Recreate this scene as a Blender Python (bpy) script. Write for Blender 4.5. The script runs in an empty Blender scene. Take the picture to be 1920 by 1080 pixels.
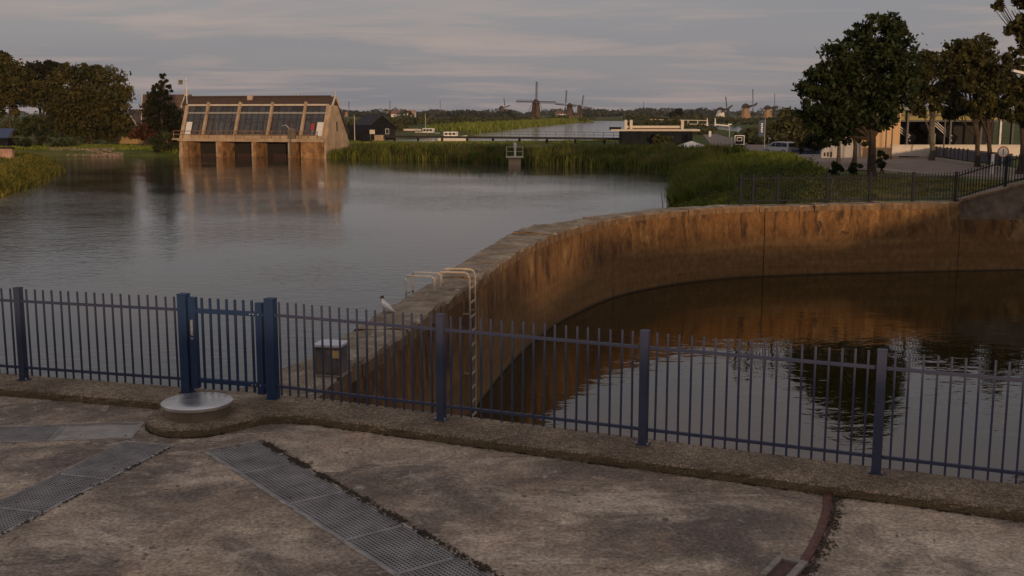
import bpy, math, random
import numpy as np
from mathutils import Vector, Matrix
from mathutils.geometry import delaunay_2d_cdt
random.seed(7); rng = np.random.default_rng(11)
S = bpy.context.scene
COL = S.collection
R_ = math.radians

# ------------------------------------------------------------------ camera, sky, sun
F = 2080.0; HZ = 212.0; HC = 3.5
PITCH = math.atan((540 - HZ) / F)
cam = bpy.data.cameras.new('camera'); cam_o = bpy.data.objects.new('camera', cam); COL.objects.link(cam_o)
cam.sensor_width = 36.0; cam.lens = 36.0 * F / 1920.0
cam.clip_start = 0.1; cam.clip_end = 20000
cam_o.location = (0, 0, HC); cam_o.rotation_euler = (math.pi / 2 - PITCH, 0, 0)
S.camera = cam_o

SUN_EL = R_(5.0); SUN_AZ = R_(15)          # low evening sun, behind the viewpoint and to the right
world = bpy.data.worlds.new('World'); S.world = world; world.use_nodes = True
nt = world.node_tree; N = nt.nodes; L = nt.links; N.clear()
def wn(t, **k):
    n = N.new(t)
    for a, b in k.items(): setattr(n, a, b)
    return n
out = wn('ShaderNodeOutputWorld'); bg = wn('ShaderNodeBackground'); bg.inputs['Strength'].default_value = 0.1
sky = wn('ShaderNodeTexSky', sky_type='NISHITA'); sky.sun_disc = False
sky.sun_elevation = SUN_EL; sky.sun_rotation = math.pi - SUN_AZ
sky.air_density = 1.0; sky.dust_density = 2.0
tc = wn('ShaderNodeTexCoord'); sep = wn('ShaderNodeSeparateXYZ'); L.new(tc.outputs['Generated'], sep.inputs[0])
zc = wn('ShaderNodeMath', operation='MAXIMUM'); L.new(sep.outputs['Z'], zc.inputs[0]); zc.inputs[1].default_value = 0.0
za = wn('ShaderNodeMath', operation='ADD'); L.new(zc.outputs[0], za.inputs[0]); za.inputs[1].default_value = 0.09
dx = wn('ShaderNodeMath', operation='DIVIDE'); L.new(sep.outputs['X'], dx.inputs[0]); L.new(za.outputs[0], dx.inputs[1])
dy = wn('ShaderNodeMath', operation='DIVIDE'); L.new(sep.outputs['Y'], dy.inputs[0]); L.new(za.outputs[0], dy.inputs[1])
cmb = wn('ShaderNodeCombineXYZ'); L.new(dx.outputs[0], cmb.inputs[0]); L.new(dy.outputs[0], cmb.inputs[1])
mp = wn('ShaderNodeMapping'); mp.inputs['Scale'].default_value = (0.55, 1.0, 1); mp.inputs['Rotation'].default_value = (0, 0, R_(8)); mp.inputs['Location'].default_value = (1.3, 0.4, 0)
L.new(cmb.outputs[0], mp.inputs[0])
n1 = wn('ShaderNodeTexNoise'); n1.inputs['Scale'].default_value = 1.15; n1.inputs['Detail'].default_value = 7; n1.inputs['Roughness'].default_value = 0.58; n1.inputs['Distortion'].default_value = 0.5
L.new(mp.outputs[0], n1.inputs['Vector'])
r1 = wn('ShaderNodeValToRGB'); r1.color_ramp.elements[0].position = 0.48; r1.color_ramp.elements[1].position = 0.66
L.new(n1.outputs['Fac'], r1.inputs[0])
n2 = wn('ShaderNodeTexNoise'); n2.inputs['Scale'].default_value = 0.32; n2.inputs['Detail'].default_value = 3
L.new(mp.outputs[0], n2.inputs['Vector'])
# grey deck of cloud: mauve low down, bluer higher up
rg = wn('ShaderNodeValToRGB'); e = rg.color_ramp.elements
e[0].position = 0.0; e[0].color = (2.52, 2.55, 2.78, 1); e[1].position = 0.09; e[1].color = (3.08, 3.02, 3.24, 1)
q = e.new(0.35); q.color = (3.0, 2.86, 3.0, 1); q = e.new(1.0); q.color = (4.0, 3.75, 3.8, 1)
L.new(zc.outputs[0], rg.inputs[0])
big = wn('ShaderNodeMixRGB', blend_type='MULTIPLY'); big.inputs[0].default_value = 0.65
rb = wn('ShaderNodeValToRGB'); rb.color_ramp.elements[0].position = 0.32; rb.color_ramp.elements[0].color = (0.74, 0.76, 0.84, 1)
rb.color_ramp.elements[1].position = 0.66; rb.color_ramp.elements[1].color = (1.13, 1.05, 1.0, 1)
L.new(n2.outputs['Fac'], rb.inputs[0]); L.new(rg.outputs[0], big.inputs[1]); L.new(rb.outputs[0], big.inputs[2])
pk = wn('ShaderNodeMixRGB'); pk.inputs[2].default_value = (4.5, 3.55, 3.3, 1)
pf = wn('ShaderNodeMath', operation='MULTIPLY'); L.new(r1.outputs[0], pf.inputs[0]); pf.inputs[1].default_value = 0.7
L.new(pf.outputs[0], pk.inputs[0]); L.new(big.outputs[0], pk.inputs[1])
mx = wn('ShaderNodeMixRGB'); mx.inputs[0].default_value = 0.88
L.new(sky.outputs[0], mx.inputs[1]); L.new(pk.outputs[0], mx.inputs[2])
L.new(mx.outputs[0], bg.inputs['Color']); L.new(bg.outputs[0], out.inputs['Surface'])

sun = bpy.data.lights.new('sun', 'SUN'); sun.energy = 1.9; sun.angle = R_(2.2); sun.color = (1.0, 0.65, 0.38)
sun_o = bpy.data.objects.new('sun', sun); COL.objects.link(sun_o)
sd = Vector((math.sin(SUN_AZ) * math.cos(SUN_EL), -math.cos(SUN_AZ) * math.cos(SUN_EL), math.sin(SUN_EL)))
sun_o.rotation_euler = sd.to_track_quat('Z', 'Y').to_euler(); sun_o.location = (30, -60, 40)

vs = S.view_settings; vs.view_transform = 'Standard'; vs.look = 'None'; vs.exposure = 0.0; vs.gamma = 1.0; vs.use_curve_mapping = False
S.render.engine = 'CYCLES'

# ------------------------------------------------------------------ placing helpers
cp, sp = math.cos(PITCH), math.sin(PITCH)
def ray(px, py):
    u = (px - 960) / F; v = (540 - py) / F
    return u, cp + v * sp, -sp + v * cp
def P(px, py, z):                      # where a sight line meets the level z
    u, y, w = ray(px, py); t = (z - HC) / w
    return Vector((u * t, y * t, z))
def D(px, py, d):                      # point on a sight line at distance d
    u, y, w = ray(px, py); t = d / y
    return Vector((u * t, d, HC + w * t))

WL = -2.2; WR = -2.55

# ------------------------------------------------------------------ object helpers
def props(o, label=None, cat=None, group=None, kind=None):
    if label: o['label'] = label
    if cat: o['category'] = cat
    if group: o['group'] = group
    if kind: o['kind'] = kind
    return o
def thing(name, label, cat, loc=(0, 0, 0), rotz=0.0, group=None):
    o = bpy.data.objects.new(name, None); COL.objects.link(o); o.empty_display_size = 0.3
    o.location = loc; o.rotation_euler = (0, 0, rotz)
    return props(o, label, cat, group)
def link(name, me, parent=None, loc=None, rot=None):
    o = bpy.data.objects.new(name, me); COL.objects.link(o)
    if parent: o.parent = parent
    if loc is not None: o.location = loc
    if rot is not None: o.rotation_euler = rot
    return o
def copy_tree(o, parent=None):
    c = o.copy(); COL.objects.link(c)
    if parent: c.parent = parent
    for ch in list(o.children): copy_tree(ch, c)
    return c

class MB:
    def __init__(s): s.v = []; s.f = []
    def add(s, vs_, fs_):
        n = len(s.v); s.v += [tuple(p) for p in vs_]; s.f += [tuple(i + n for i in f) for f in fs_]; return s
    def box(s, c, d, m=None, rz=0.0):
        x, y, z = d[0] / 2, d[1] / 2, d[2] / 2
        vs_ = [Vector((sx * x, sy * y, sz * z)) for sx in (-1, 1) for sy in (-1, 1) for sz in (-1, 1)]
        if m is None: m = Matrix.Rotation(rz, 3, 'Z')
        vs_ = [m @ p + Vector(c) for p in vs_]
        return s.add(vs_, [(0, 1, 3, 2), (4, 6, 7, 5), (0, 4, 5, 1), (2, 3, 7, 6), (0, 2, 6, 4), (1, 5, 7, 3)])
    def bar(s, p, q, w, h=None, up=(0, 0, 1)):
        p = Vector(p); q = Vector(q); d = q - p; h = w if h is None else h
        if d.length < 1e-6: return s
        a = d.normalized(); up = Vector(up)
        b = a.cross(up)
        if b.length < 1e-4: b = a.cross(Vector((0, 1, 0)))
        b.normalize(); c = b.cross(a)
        vs_ = []
        for e_ in (p, q):
            for i, j in ((-1, -1), (1, -1), (1, 1), (-1, 1)): vs_.append(e_ + b * (i * w / 2) + c * (j * h / 2))
        return s.add(vs_, [(0, 1, 2, 3), (7, 6, 5, 4), (0, 4, 5, 1), (1, 5, 6, 2), (2, 6, 7, 3), (3, 7, 4, 0)])
    def cyl(s, p, q, r0, r1=None, n=10, caps=True):
        r1 = r0 if r1 is None else r1
        p = Vector(p); q = Vector(q); a = (q - p).normalized()
        b = a.cross(Vector((0, 0, 1)))
        if b.length < 1e-4: b = Vector((1, 0, 0))
        b.normalize(); c = a.cross(b)
        vs_ = []
        for e_, r in ((p, r0), (q, r1)):
            for i in range(n):
                t = 2 * math.pi * i / n; vs_.append(e_ + (b * math.cos(t) + c * math.sin(t)) * r)
        fs_ = [(i, (i + 1) % n, n + (i + 1) % n, n + i) for i in range(n)]
        if caps: fs_ += [tuple(range(n - 1, -1, -1)), tuple(range(n, 2 * n))]
        return s.add(vs_, fs_)
    def tube(s, pts, r, n=8):
        pts = [Vector(p) for p in pts]
        rs = r if isinstance(r, (list, tuple)) else [r] * len(pts)
        rings = []
        for i, p in enumerate(pts):
            a = (pts[min(i + 1, len(pts) - 1)] - pts[max(i - 1, 0)]).normalized()
            b = a.cross(Vector((0.13, 0.31, 0.94)))
            if b.length < 1e-3: b = a.cross(Vector((1, 0, 0)))
            b.normalize(); c = a.cross(b)
            rings.append([p + (b * math.cos(2 * math.pi * k / n) + c * math.sin(2 * math.pi * k / n)) * rs[i] for k in range(n)])
        vs_ = [p for rg_ in rings for p in rg_]; fs_ = []
        for i in range(len(pts) - 1):
            for k in range(n): fs_.append((i * n + k, i * n + (k + 1) % n, (i + 1) * n + (k + 1) % n, (i + 1) * n + k))
        fs_ += [tuple(range(n - 1, -1, -1)), tuple(range((len(pts) - 1) * n, len(pts) * n))]
        return s.add(vs_, fs_)
    def prism(s, poly, z0, z1):
        n = len(poly)
        vs_ = [(p[0], p[1], z0) for p in poly] + [(p[0], p[1], z1) for p in poly]
        return s.add(vs_, [tuple(range(n - 1, -1, -1)), tuple(range(n, 2 * n))] + [(i, (i + 1) % n, n + (i + 1) % n, n + i) for i in range(n)])
    def plate(s, poly, d):             # a planar polygon in space given thickness d (vector)
        n = len(poly); d = Vector(d)
        vs_ = [Vector(p) for p in poly] + [Vector(p) + d for p in poly]
        return s.add(vs_, [tuple(range(n)), tuple(range(2 * n - 1, n - 1, -1))] + [(i, n + i, n + (i + 1) % n, (i + 1) % n) for i in range(n)])
    def lathe(s, prof, c, n=24, sx=1, sy=1):
        vs_ = []; m = len(prof)
        for r, z in prof:
            for i in range(n):
                t = 2 * math.pi * i / n; vs_.append((c[0] + r * sx * math.cos(t), c[1] + r * sy * math.sin(t), c[2] + z))
        fs_ = [(j * n + i, j * n + (i + 1) % n, (j + 1) * n + (i + 1) % n, (j + 1) * n + i) for j in range(m - 1) for i in range(n)]
        fs_ += [tuple(range(n - 1, -1, -1)), tuple(range((m - 1) * n, m * n))]
        return s.add(vs_, fs_)
    def mesh(s, name, mat, smooth=False, off=None, bev=0):
        me = bpy.data.meshes.new(name)
        v = s.v if off is None else [(p[0] - off[0], p[1] - off[1], p[2] - off[2]) for p in s.v]
        me.from_pydata(v, [], s.f)
        if mat: me.materials.append(mat)
        import bmesh
        bm = bmesh.new(); bm.from_mesh(me); bmesh.ops.recalc_face_normals(bm, faces=bm.faces)
        if bev: bmesh.ops.bevel(bm, geom=[e_ for e_ in bm.edges if e_.is_manifold and e_.calc_face_angle(0) > 0.5], offset=bev, segments=2, affect='EDGES', profile=0.6)
        bm.to_mesh(me); bm.free()
        if smooth:
            me.polygons.foreach_set('use_smooth', [True] * len(me.polygons))
            try: me.set_sharp_from_angle(angle=R_(40))
            except Exception: pass
        me.update(); return me
    def build(s, name, mat, parent=None, smooth=False, world=False, bev=0):
        off = None
        if parent and world:
            t = parent
            while t.parent: t = t.parent
            off = t.location
        return link(name, s.mesh(name, mat, smooth, off, bev), parent)

def np_mesh(name, V, Fq, mat):         # V (n,3), Fq (m,k)
    me = bpy.data.meshes.new(name); k = Fq.shape[1]
    me.vertices.add(len(V)); me.vertices.foreach_set('co', V.astype(np.float32).ravel())
    me.loops.add(Fq.size); me.loops.foreach_set('vertex_index', Fq.astype(np.int32).ravel())
    me.polygons.add(len(Fq)); me.polygons.foreach_set('loop_start', np.arange(0, Fq.size, k, dtype=np.int32))
    me.polygons.foreach_set('loop_total', np.full(len(Fq), k, dtype=np.int32))
    me.update(calc_edges=True); me.validate()
    if mat: me.materials.append(mat)
    return me

# ------------------------------------------------------------------ materials
def new_mat(name):
    m = bpy.data.materials.new(name); m.use_nodes = True; t = m.node_tree
    b = t.nodes['Principled BSDF']; return m, t, b
def nd(t, typ, **k):
    n = t.nodes.new(typ)
    for a, b in k.items(): setattr(n, a, b)
    return n
def coords(t, scale=(1, 1, 1), obj=False):
    if obj:
        c = nd(t, 'ShaderNodeTexCoord').outputs['Object']
    else:
        c = nd(t, 'ShaderNodeNewGeometry').outputs['Position']
    m = nd(t, 'ShaderNodeMapping'); m.inputs['Scale'].default_value = scale; t.links.new(c, m.inputs[0]); return m.outputs[0]
def noise(t, vec, scale, detail=4, rough=0.55, dist=0.0):
    n = nd(t, 'ShaderNodeTexNoise'); n.inputs['Scale'].default_value = scale; n.inputs['Detail'].default_value = detail
    n.inputs['Roughness'].default_value = rough; n.inputs['Distortion'].default_value = dist
    t.links.new(vec, n.inputs['Vector']); return n.outputs['Fac']
def ramp(t, fac, stops):
    r = nd(t, 'ShaderNodeValToRGB'); e_ = r.color_ramp.elements
    while len(e_) < len(stops): e_.new(0.5)
    for el, (p, c) in zip(e_, stops):
        el.position = p; el.color = (c[0], c[1], c[2], 1) if isinstance(c, (tuple, list)) else (c, c, c, 1)
    t.links.new(fac, r.inputs[0]); return r.outputs[0]
def mix(t, fac, a, b, mode='MIX'):
    m = nd(t, 'ShaderNodeMixRGB', blend_type=mode)
    for i, x in ((0, fac), (1, a), (2, b)):
        if hasattr(x, 'is_linked') or hasattr(x, 'links'): t.links.new(x, m.inputs[i])
        elif isinstance(x, (tuple, list)): m.inputs[i].default_value = (x[0], x[1], x[2], 1)
        else: m.inputs[i].default_value = x if i == 0 else (x, x, x, 1)
    return m.outputs[0]
def bump(t, b, h, strength=0.5, dist=0.02):
    n = nd(t, 'ShaderNodeBump'); n.inputs['Strength'].default_value = strength; n.inputs['Distance'].default_value = dist
    t.links.new(h, n.inputs['Height']); t.links.new(n.outputs[0], b.inputs['Normal'])

def simple(name, c, rough=0.6, var=0.25, scale=3.0, metal=0.0, bmp=0.0, dark=None, obj=False, det=5):
    m, t, b = new_mat(name)
    v = coords(t, obj=obj)
    f = noise(t, v, scale, det, 0.6)
    lo = dark if dark else tuple(x * (1 - var) for x in c); hi = tuple(min(1, x * (1 + var)) for x in c)
    t.links.new(ramp(t, f, [(0.3, lo), (0.7, hi)]), b.inputs['Base Color'])
    b.inputs['Roughness'].default_value = rough; b.inputs['Metallic'].default_value = metal
    if bmp: bump(t, b, noise(t, v, scale * 8, 4), bmp, 0.02)
    return m

def leaf_mat(name, dark, light, scale=0.5, trans=0.35):
    m, t, b = new_mat(name)
    v = coords(t)
    f = noise(t, v, scale, 3, 0.6); g = noise(t, v, scale * 9, 2)
    c1 = ramp(t, f, [(0.33, dark), (0.68, light)])
    c2 = mix(t, 0.55, c1, ramp(t, g, [(0.3, 0.35), (0.7, 1.5)]), 'MULTIPLY')
    b.inputs['Roughness'].default_value = 0.6; b.inputs['Specular IOR Level'].default_value = 0.25
    t.links.new(c2, b.inputs['Base Color'])
    tr = nd(t, 'ShaderNodeBsdfTranslucent'); t.links.new(c2, tr.inputs['Color'])
    ms = nd(t, 'ShaderNodeMixShader'); ms.inputs[0].default_value = trans
    t.links.new(b.outputs[0], ms.inputs[1]); t.links.new(tr.outputs[0], ms.inputs[2])
    t.links.new(ms.outputs[0], t.nodes['Material Output'].inputs['Surface'])
    return m

M = {}
# -- worn deck concrete: brown grey, pale scuffs, dark damp patches, tiny grit
def deck_mat():
    m, t, b = new_mat('deck_concrete')
    v = coords(t); vs_ = nd(t, 'ShaderNodeMapping'); vs_.inputs['Rotation'].default_value = (0, 0, R_(-58)); vs_.inputs['Scale'].default_value = (0.6, 1.25, 1)
    t.links.new(v, vs_.inputs[0])
    a = noise(t, v, 0.36, 9, 0.60, 0.8); s2 = noise(t, vs_.outputs[0], 0.9, 10, 0.68, 1.0); g = noise(t, v, 26, 5, 0.75); h = noise(t, v, 0.85, 12, 0.66, 0.9)
    c = ramp(t, a, [(0.38, (0.150, 0.112, 0.084)), (0.50, (0.31, 0.240, 0.172)), (0.62, (0.49, 0.390, 0.280))])
    c = mix(t, ramp(t, s2, [(0.49, 0.0), (0.60, 0.8)]), c, (0.58, 0.475, 0.36))
    c = mix(t, ramp(t, noise(t, v, 0.8, 8, 0.62, 1.2), [(0.52, 0.0), (0.70, 0.38)]), c, (0.42, 0.25, 0.16))
    c = mix(t, ramp(t, h, [(0.36, 0.85), (0.54, 0.0)]), c, (0.135, 0.104, 0.084))
    c = mix(t, 0.95, c, ramp(t, g, [(0.32, 0.35), (0.68, 1.7)]), 'MULTIPLY')
    k_ = noise(t, v, 3.6, 14, 0.82, 0.3)
    c = mix(t, 0.7, c, ramp(t, k_, [(0.36, 0.50), (0.5, 0.95), (0.64, 1.55)]), 'MULTIPLY')
    wn_ = noise(t, v, 2.1, 10, 0.72, 1.6)
    c = mix(t, ramp(t, wn_, [(0.57, 0.0), (0.66, 0.6)]), c, (0.62, 0.53, 0.42))
    sp_ = noise(t, v, 48, 2, 0.5)
    c = mix(t, ramp(t, sp_, [(0.70, 0.0), (0.73, 0.9)]), c, (0.75, 0.70, 0.62))
    vo = nd(t, 'ShaderNodeTexVoronoi'); vo.inputs['Scale'].default_value = 2.3; t.links.new(v, vo.inputs['Vector'])
    c = mix(t, ramp(t, vo.outputs['Distance'], [(0.022, 0.85), (0.034, 0.0)]), c, (0.80, 0.76, 0.70))
    t.links.new(c, b.inputs['Base Color']); b.inputs['Roughness'].default_value = 0.8
    hh = mix(t, 0.5, g, h); bump(t, b, hh, 0.55, 0.02)
    return m
M['deck'] = deck_mat()
# -- exposed pebble kerb
def kerb_mat():
    m, t, b = new_mat('pebble_concrete')
    v = coords(t)
    vo = nd(t, 'ShaderNodeTexVoronoi'); vo.inputs['Scale'].default_value = 48; t.links.new(v, vo.inputs['Vector'])
    g = noise(t, v, 90, 3, 0.7); a = noise(t, v, 1.3, 6, 0.6)
    c = ramp(t, a, [(0.3, (0.20, 0.142, 0.088)), (0.55, (0.37, 0.275, 0.178)), (0.75, (0.52, 0.40, 0.265))])
    c = mix(t, 0.9, c, ramp(t, vo.outputs['Distance'], [(0.05, 1.6), (0.6, 0.45)]), 'MULTIPLY')
    c = mix(t, 0.8, c, ramp(t, noise(t, v, 17, 6, 0.75), [(0.34, 0.35), (0.66, 1.6)]), 'MULTIPLY')
    c = mix(t, ramp(t, noise(t, v, 60, 2), [(0.66, 0.0), (0.72, 0.8)]), c, (0.50, 0.46, 0.38))
    c = mix(t, ramp(t, noise(t, v, 5.0, 6), [(0.56, 0.0), (0.68, 0.45)]), c, (0.075, 0.075, 0.035))
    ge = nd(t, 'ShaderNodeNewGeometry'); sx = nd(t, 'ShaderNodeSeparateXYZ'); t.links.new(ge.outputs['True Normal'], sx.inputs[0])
    c = mix(t, ramp(t, sx.outputs['Z'], [(0.2, 0.68), (0.7, 0.0)]), c, (0.125, 0.088, 0.038))   # upright face browner and darker than the top
    t.links.new(c, b.inputs['Base Color']); b.inputs['Roughness'].default_value = 0.85
    bump(t, b, mix(t, 0.5, vo.outputs['Distance'], g), 0.9, 0.02)
    return m
M['kerb'] = kerb_mat()
# -- stained basin wall
def wall_mat():
    m, t, b = new_mat('stained_concrete_wall')
    v = coords(t); st = coords(t, (1, 1, 0.22))
    s1 = noise(t, coords(t, (1, 1, 0.42)), 1.5, 10, 0.74, 0.7); s2 = noise(t, coords(t, (1, 1, 0.30)), 1.25, 12, 0.80, 0.6); a = noise(t, v, 0.6, 5, 0.6, 0.5); g = noise(t, v, 30, 4, 0.7)
    hz = noise(t, coords(t, (0.15, 0.15, 2.6)), 1.8, 5, 0.6)
    c = ramp(t, s1, [(0.33, (0.050, 0.026, 0.010)), (0.46, (0.15, 0.074, 0.024)), (0.57, (0.27, 0.145, 0.050)), (0.70, (0.46, 0.300, 0.130))])
    c = mix(t, ramp(t, a, [(0.40, 0.55), (0.60, 0.0)]), c, (0.22, 0.100, 0.028))
    c = mix(t, ramp(t, s2, [(0.415, 0.92), (0.465, 0.0)]), c, (0.045, 0.024, 0.013))
    # smoother, more even brown band low on the wall
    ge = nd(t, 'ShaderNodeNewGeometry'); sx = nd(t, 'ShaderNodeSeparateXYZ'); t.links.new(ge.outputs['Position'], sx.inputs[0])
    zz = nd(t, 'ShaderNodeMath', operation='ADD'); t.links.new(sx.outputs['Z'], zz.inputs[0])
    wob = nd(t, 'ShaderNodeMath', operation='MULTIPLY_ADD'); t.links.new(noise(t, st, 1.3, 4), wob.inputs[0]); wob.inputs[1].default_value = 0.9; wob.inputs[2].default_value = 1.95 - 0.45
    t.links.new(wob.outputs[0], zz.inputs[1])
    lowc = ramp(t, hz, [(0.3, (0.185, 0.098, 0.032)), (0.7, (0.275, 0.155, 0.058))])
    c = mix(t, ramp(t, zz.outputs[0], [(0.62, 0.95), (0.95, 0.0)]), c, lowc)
    c = mix(t, 0.75, c, ramp(t, noise(t, coords(t, (1, 1, 0.6)), 7, 8, 0.8), [(0.35, 0.5), (0.65, 1.5)]), 'MULTIPLY')
    z2 = nd(t, 'ShaderNodeMath', operation='ADD'); t.links.new(sx.outputs['Z'], z2.inputs[0]); z2.inputs[1].default_value = 2.6
    c = mix(t, ramp(t, z2.outputs[0], [(0.07, 0.8), (0.14, 0.0)]), c, (0.035, 0.028, 0.016))
    t.links.new(c, b.inputs['Base Color']); b.inputs['Roughness'].default_value = 0.85
    bump(t, b, mix(t, 0.5, s2, g), 0.6, 0.03)
    return m
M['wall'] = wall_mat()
def coping_mat():
    m, t, b = new_mat('weathered_coping')
    v = coords(t)
    vo = nd(t, 'ShaderNodeTexVoronoi'); vo.inputs['Scale'].default_value = 30; t.links.new(v, vo.inputs['Vector'])
    a = noise(t, v, 1.6, 7, 0.68, 0.5); g = noise(t, v, 38, 4, 0.7)
    c = ramp(t, a, [(0.32, (0.110, 0.082, 0.052)), (0.5, (0.290, 0.225, 0.150)), (0.68, (0.470, 0.390, 0.285))])
    c = mix(t, 0.7, c, ramp(t, g, [(0.32, 0.45), (0.68, 1.5)]), 'MULTIPLY')
    c = mix(t, ramp(t, noise(t, v, 7, 5), [(0.62, 0.0), (0.70, 0.75)]), c, (0.62, 0.58, 0.50))
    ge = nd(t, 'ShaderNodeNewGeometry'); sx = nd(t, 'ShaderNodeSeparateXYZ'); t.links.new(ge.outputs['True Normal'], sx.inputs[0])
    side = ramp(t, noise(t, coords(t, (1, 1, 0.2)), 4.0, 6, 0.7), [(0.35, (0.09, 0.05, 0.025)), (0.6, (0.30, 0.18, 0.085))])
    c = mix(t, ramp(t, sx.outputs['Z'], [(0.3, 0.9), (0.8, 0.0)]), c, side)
    t.links.new(c, b.inputs['Base Color']); b.inputs['Roughness'].default_value = 0.85
    bump(t, b, mix(t, 0.5, g, vo.outputs['Distance']), 0.9, 0.03)
    return m
M['coping'] = coping_mat()
def water_mat(name, col, sc, st, stretch=(1, 1, 1), amp2=0.5, rough=0.02, calm=0.45, ior=1.333):
    m, t, b = new_mat(name)
    v = coords(t, stretch)
    n1_ = noise(t, v, sc, 3, 0.5, 0.4); n2_ = noise(t, v, sc * 0.22, 2, 0.5); patch = noise(t, coords(t), 0.05, 3)
    h = mix(t, amp2, n1_, n2_)
    b.inputs['Base Color'].default_value = (*col, 1); b.inputs['Roughness'].default_value = rough; b.inputs['IOR'].default_value = ior
    n = nd(t, 'ShaderNodeBump'); n.inputs['Distance'].default_value = 0.05
    t.links.new(ramp(t, patch, [(0.38, st * calm), (0.62, st)]), n.inputs['Strength'])
    t.links.new(h, n.inputs['Height']); t.links.new(n.outputs[0], b.inputs['Normal'])
    return m
M['water_l'] = water_mat('basin_water', (0.036, 0.033, 0.026), 2.6, 0.85, (0.7, 1.2, 1), 0.40, 0.07, 0.10)
M['water_r'] = water_mat('dock_water', (0.016, 0.012, 0.002), 1.7, 0.42, (0.75, 1.2, 1), 0.4, ior=1.5)

def fence_mat(name, base, fade, amt, rough=0.42):
    m, t, b = new_mat(name)
    v = coords(t)
    f = noise(t, v, 5, 5, 0.65); g = noise(t, v, 60, 3)
    c = mix(t, ramp(t, f, [(0.35, amt * 0.5), (0.65, amt)]), base, fade)
    c = mix(t, ramp(t, g, [(0.66, 0.0), (0.74, 0.6)]), c, (0.14, 0.075, 0.04))
    t.links.new(c, b.inputs['Base Color']); b.inputs['Roughness'].default_value = rough
    return m
M['fence'] = fence_mat('faded_blue_paint', (0.024, 0.040, 0.105), (0.085, 0.088, 0.130), 0.6, 0.62)
M['fence_l'] = fence_mat('dark_blue_paint', (0.020, 0.040, 0.095), (0.050, 0.050, 0.075), 0.5, 0.7)
M['gate'] = fence_mat('deep_blue_paint', (0.010, 0.040, 0.120), (0.030, 0.045, 0.085), 0.25, 0.6)
M['fence_far'] = fence_mat('grey_blue_paint', (0.012, 0.015, 0.022), (0.028, 0.030, 0.036), 0.6, 0.95)
M['galv'] = simple('galvanised_steel', (0.46, 0.45, 0.43), 0.45, 0.3, 12, 0.3)
M['grate'] = simple('grating_steel', (0.36, 0.345, 0.335), 0.5, 0.3, 4, 0.25)
M['plate'] = simple('cover_plate_steel', (0.36, 0.335, 0.31), 0.55, 0.3, 4, 0.2, 0.3)
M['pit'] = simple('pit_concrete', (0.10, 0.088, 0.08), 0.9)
M['edge'] = simple('frame_edge', (0.33, 0.29, 0.25), 0.7, 0.6, 5, 0.0)
def steel_mat():
    m, t, b = new_mat('brushed_stainless')
    v = coords(t, (1, 14, 14), True); f = noise(t, v, 5, 5); f2 = noise(t, coords(t, (1, 1, 1), True), 5, 5)
    t.links.new(ramp(t, f2, [(0.3, (0.66, 0.64, 0.62)), (0.7, (0.86, 0.84, 0.82))]), b.inputs['Base Color'])
    t.links.new(ramp(t, f, [(0.3, 0.24), (0.7, 0.40)]), b.inputs['Roughness']); b.inputs['Metallic'].default_value = 1.0
    bump(t, b, f, 0.06, 0.01); return m
M['steel'] = steel_mat()
M['rust'] = simple('rusty_rail', (0.135, 0.052, 0.034), 0.5, 0.5, 14, 0.2, 0.3)
M['rustdark'] = simple('rust_plate', (0.085, 0.042, 0.030), 0.7, 0.4, 20)
M['stone'] = simple('pale_block', (0.30, 0.265, 0.215), 0.85, 0.3, 12, 0, 0.4)
M['paleladder'] = simple('pale_ladder_paint', (0.52, 0.43, 0.32), 0.6, 0.3, 20)
M['boxmetal'] = simple('cabinet_metal', (0.15, 0.13, 0.11), 0.6, 0.35, 7)
M['boxtop'] = simple('cabinet_lid', (0.62, 0.62, 0.68), 0.4, 0.15, 8)
M['amber'] = simple('amber_label', (0.70, 0.50, 0.20), 0.4, 0.1, 8)
M['white'] = simple('white_paint', (0.74, 0.72, 0.68), 0.5, 0.1, 3)
M['cream'] = simple('cream_paint', (0.60, 0.53, 0.42), 0.6, 0.12, 2)
M['bird_white'] = simple('gull_white', (0.80, 0.79, 0.77), 0.7, 0.05, 30)
M['bird_grey'] = simple('gull_grey', (0.60, 0.60, 0.62), 0.7, 0.1, 30)
M['bird_dark'] = simple('gull_brown_hood', (0.045, 0.030, 0.022), 0.6, 0.1, 30)
M['bird_leg'] = simple('gull_red_leg', (0.28, 0.04, 0.03), 0.5, 0.1, 30)
def ground_mat():
    m, t, b = new_mat('grassy_ground')
    v = coords(t)
    a = noise(t, v, 0.05, 5, 0.6); c_ = noise(t, v, 0.9, 6, 0.65); g = noise(t, v, 14, 3)
    c = ramp(t, a, [(0.33, (0.060, 0.075, 0.020)), (0.5, (0.085, 0.108, 0.026)), (0.68, (0.150, 0.135, 0.042))])
    c = mix(t, 0.6, c, ramp(t, c_, [(0.3, 0.5), (0.7, 1.5)]), 'MULTIPLY')
    c = mix(t, 0.4, c, ramp(t, g, [(0.3, 0.5), (0.7, 1.4)]), 'MULTIPLY')
    t.links.new(c, b.inputs['Base Color']); b.inputs['Roughness'].default_value = 0.95; b.inputs['Specular IOR Level'].default_value = 0.1
    bump(t, b, c_, 0.6, 0.1); return m
M['ground'] = ground_mat()
M['lawn'] = simple('dry_lawn', (0.13, 0.115, 0.050), 0.95, 0.45, 1.2, 0, 0.4)
M['brickroad'] = simple('clinker_paving', (0.235, 0.172, 0.135), 0.8, 0.28, 0.9, 0, 0.3)
M['roadkerb'] = simple('pale_kerb', (0.40, 0.34, 0.26), 0.8, 0.2, 2)
M['bark'] = simple('bark', (0.062, 0.044, 0.030), 0.9, 0.45, 6, 0, 0.6)
M['bark_grey'] = simple('grey_bark', (0.11, 0.092, 0.068), 0.9, 0.45, 6, 0, 0.6)
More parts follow.
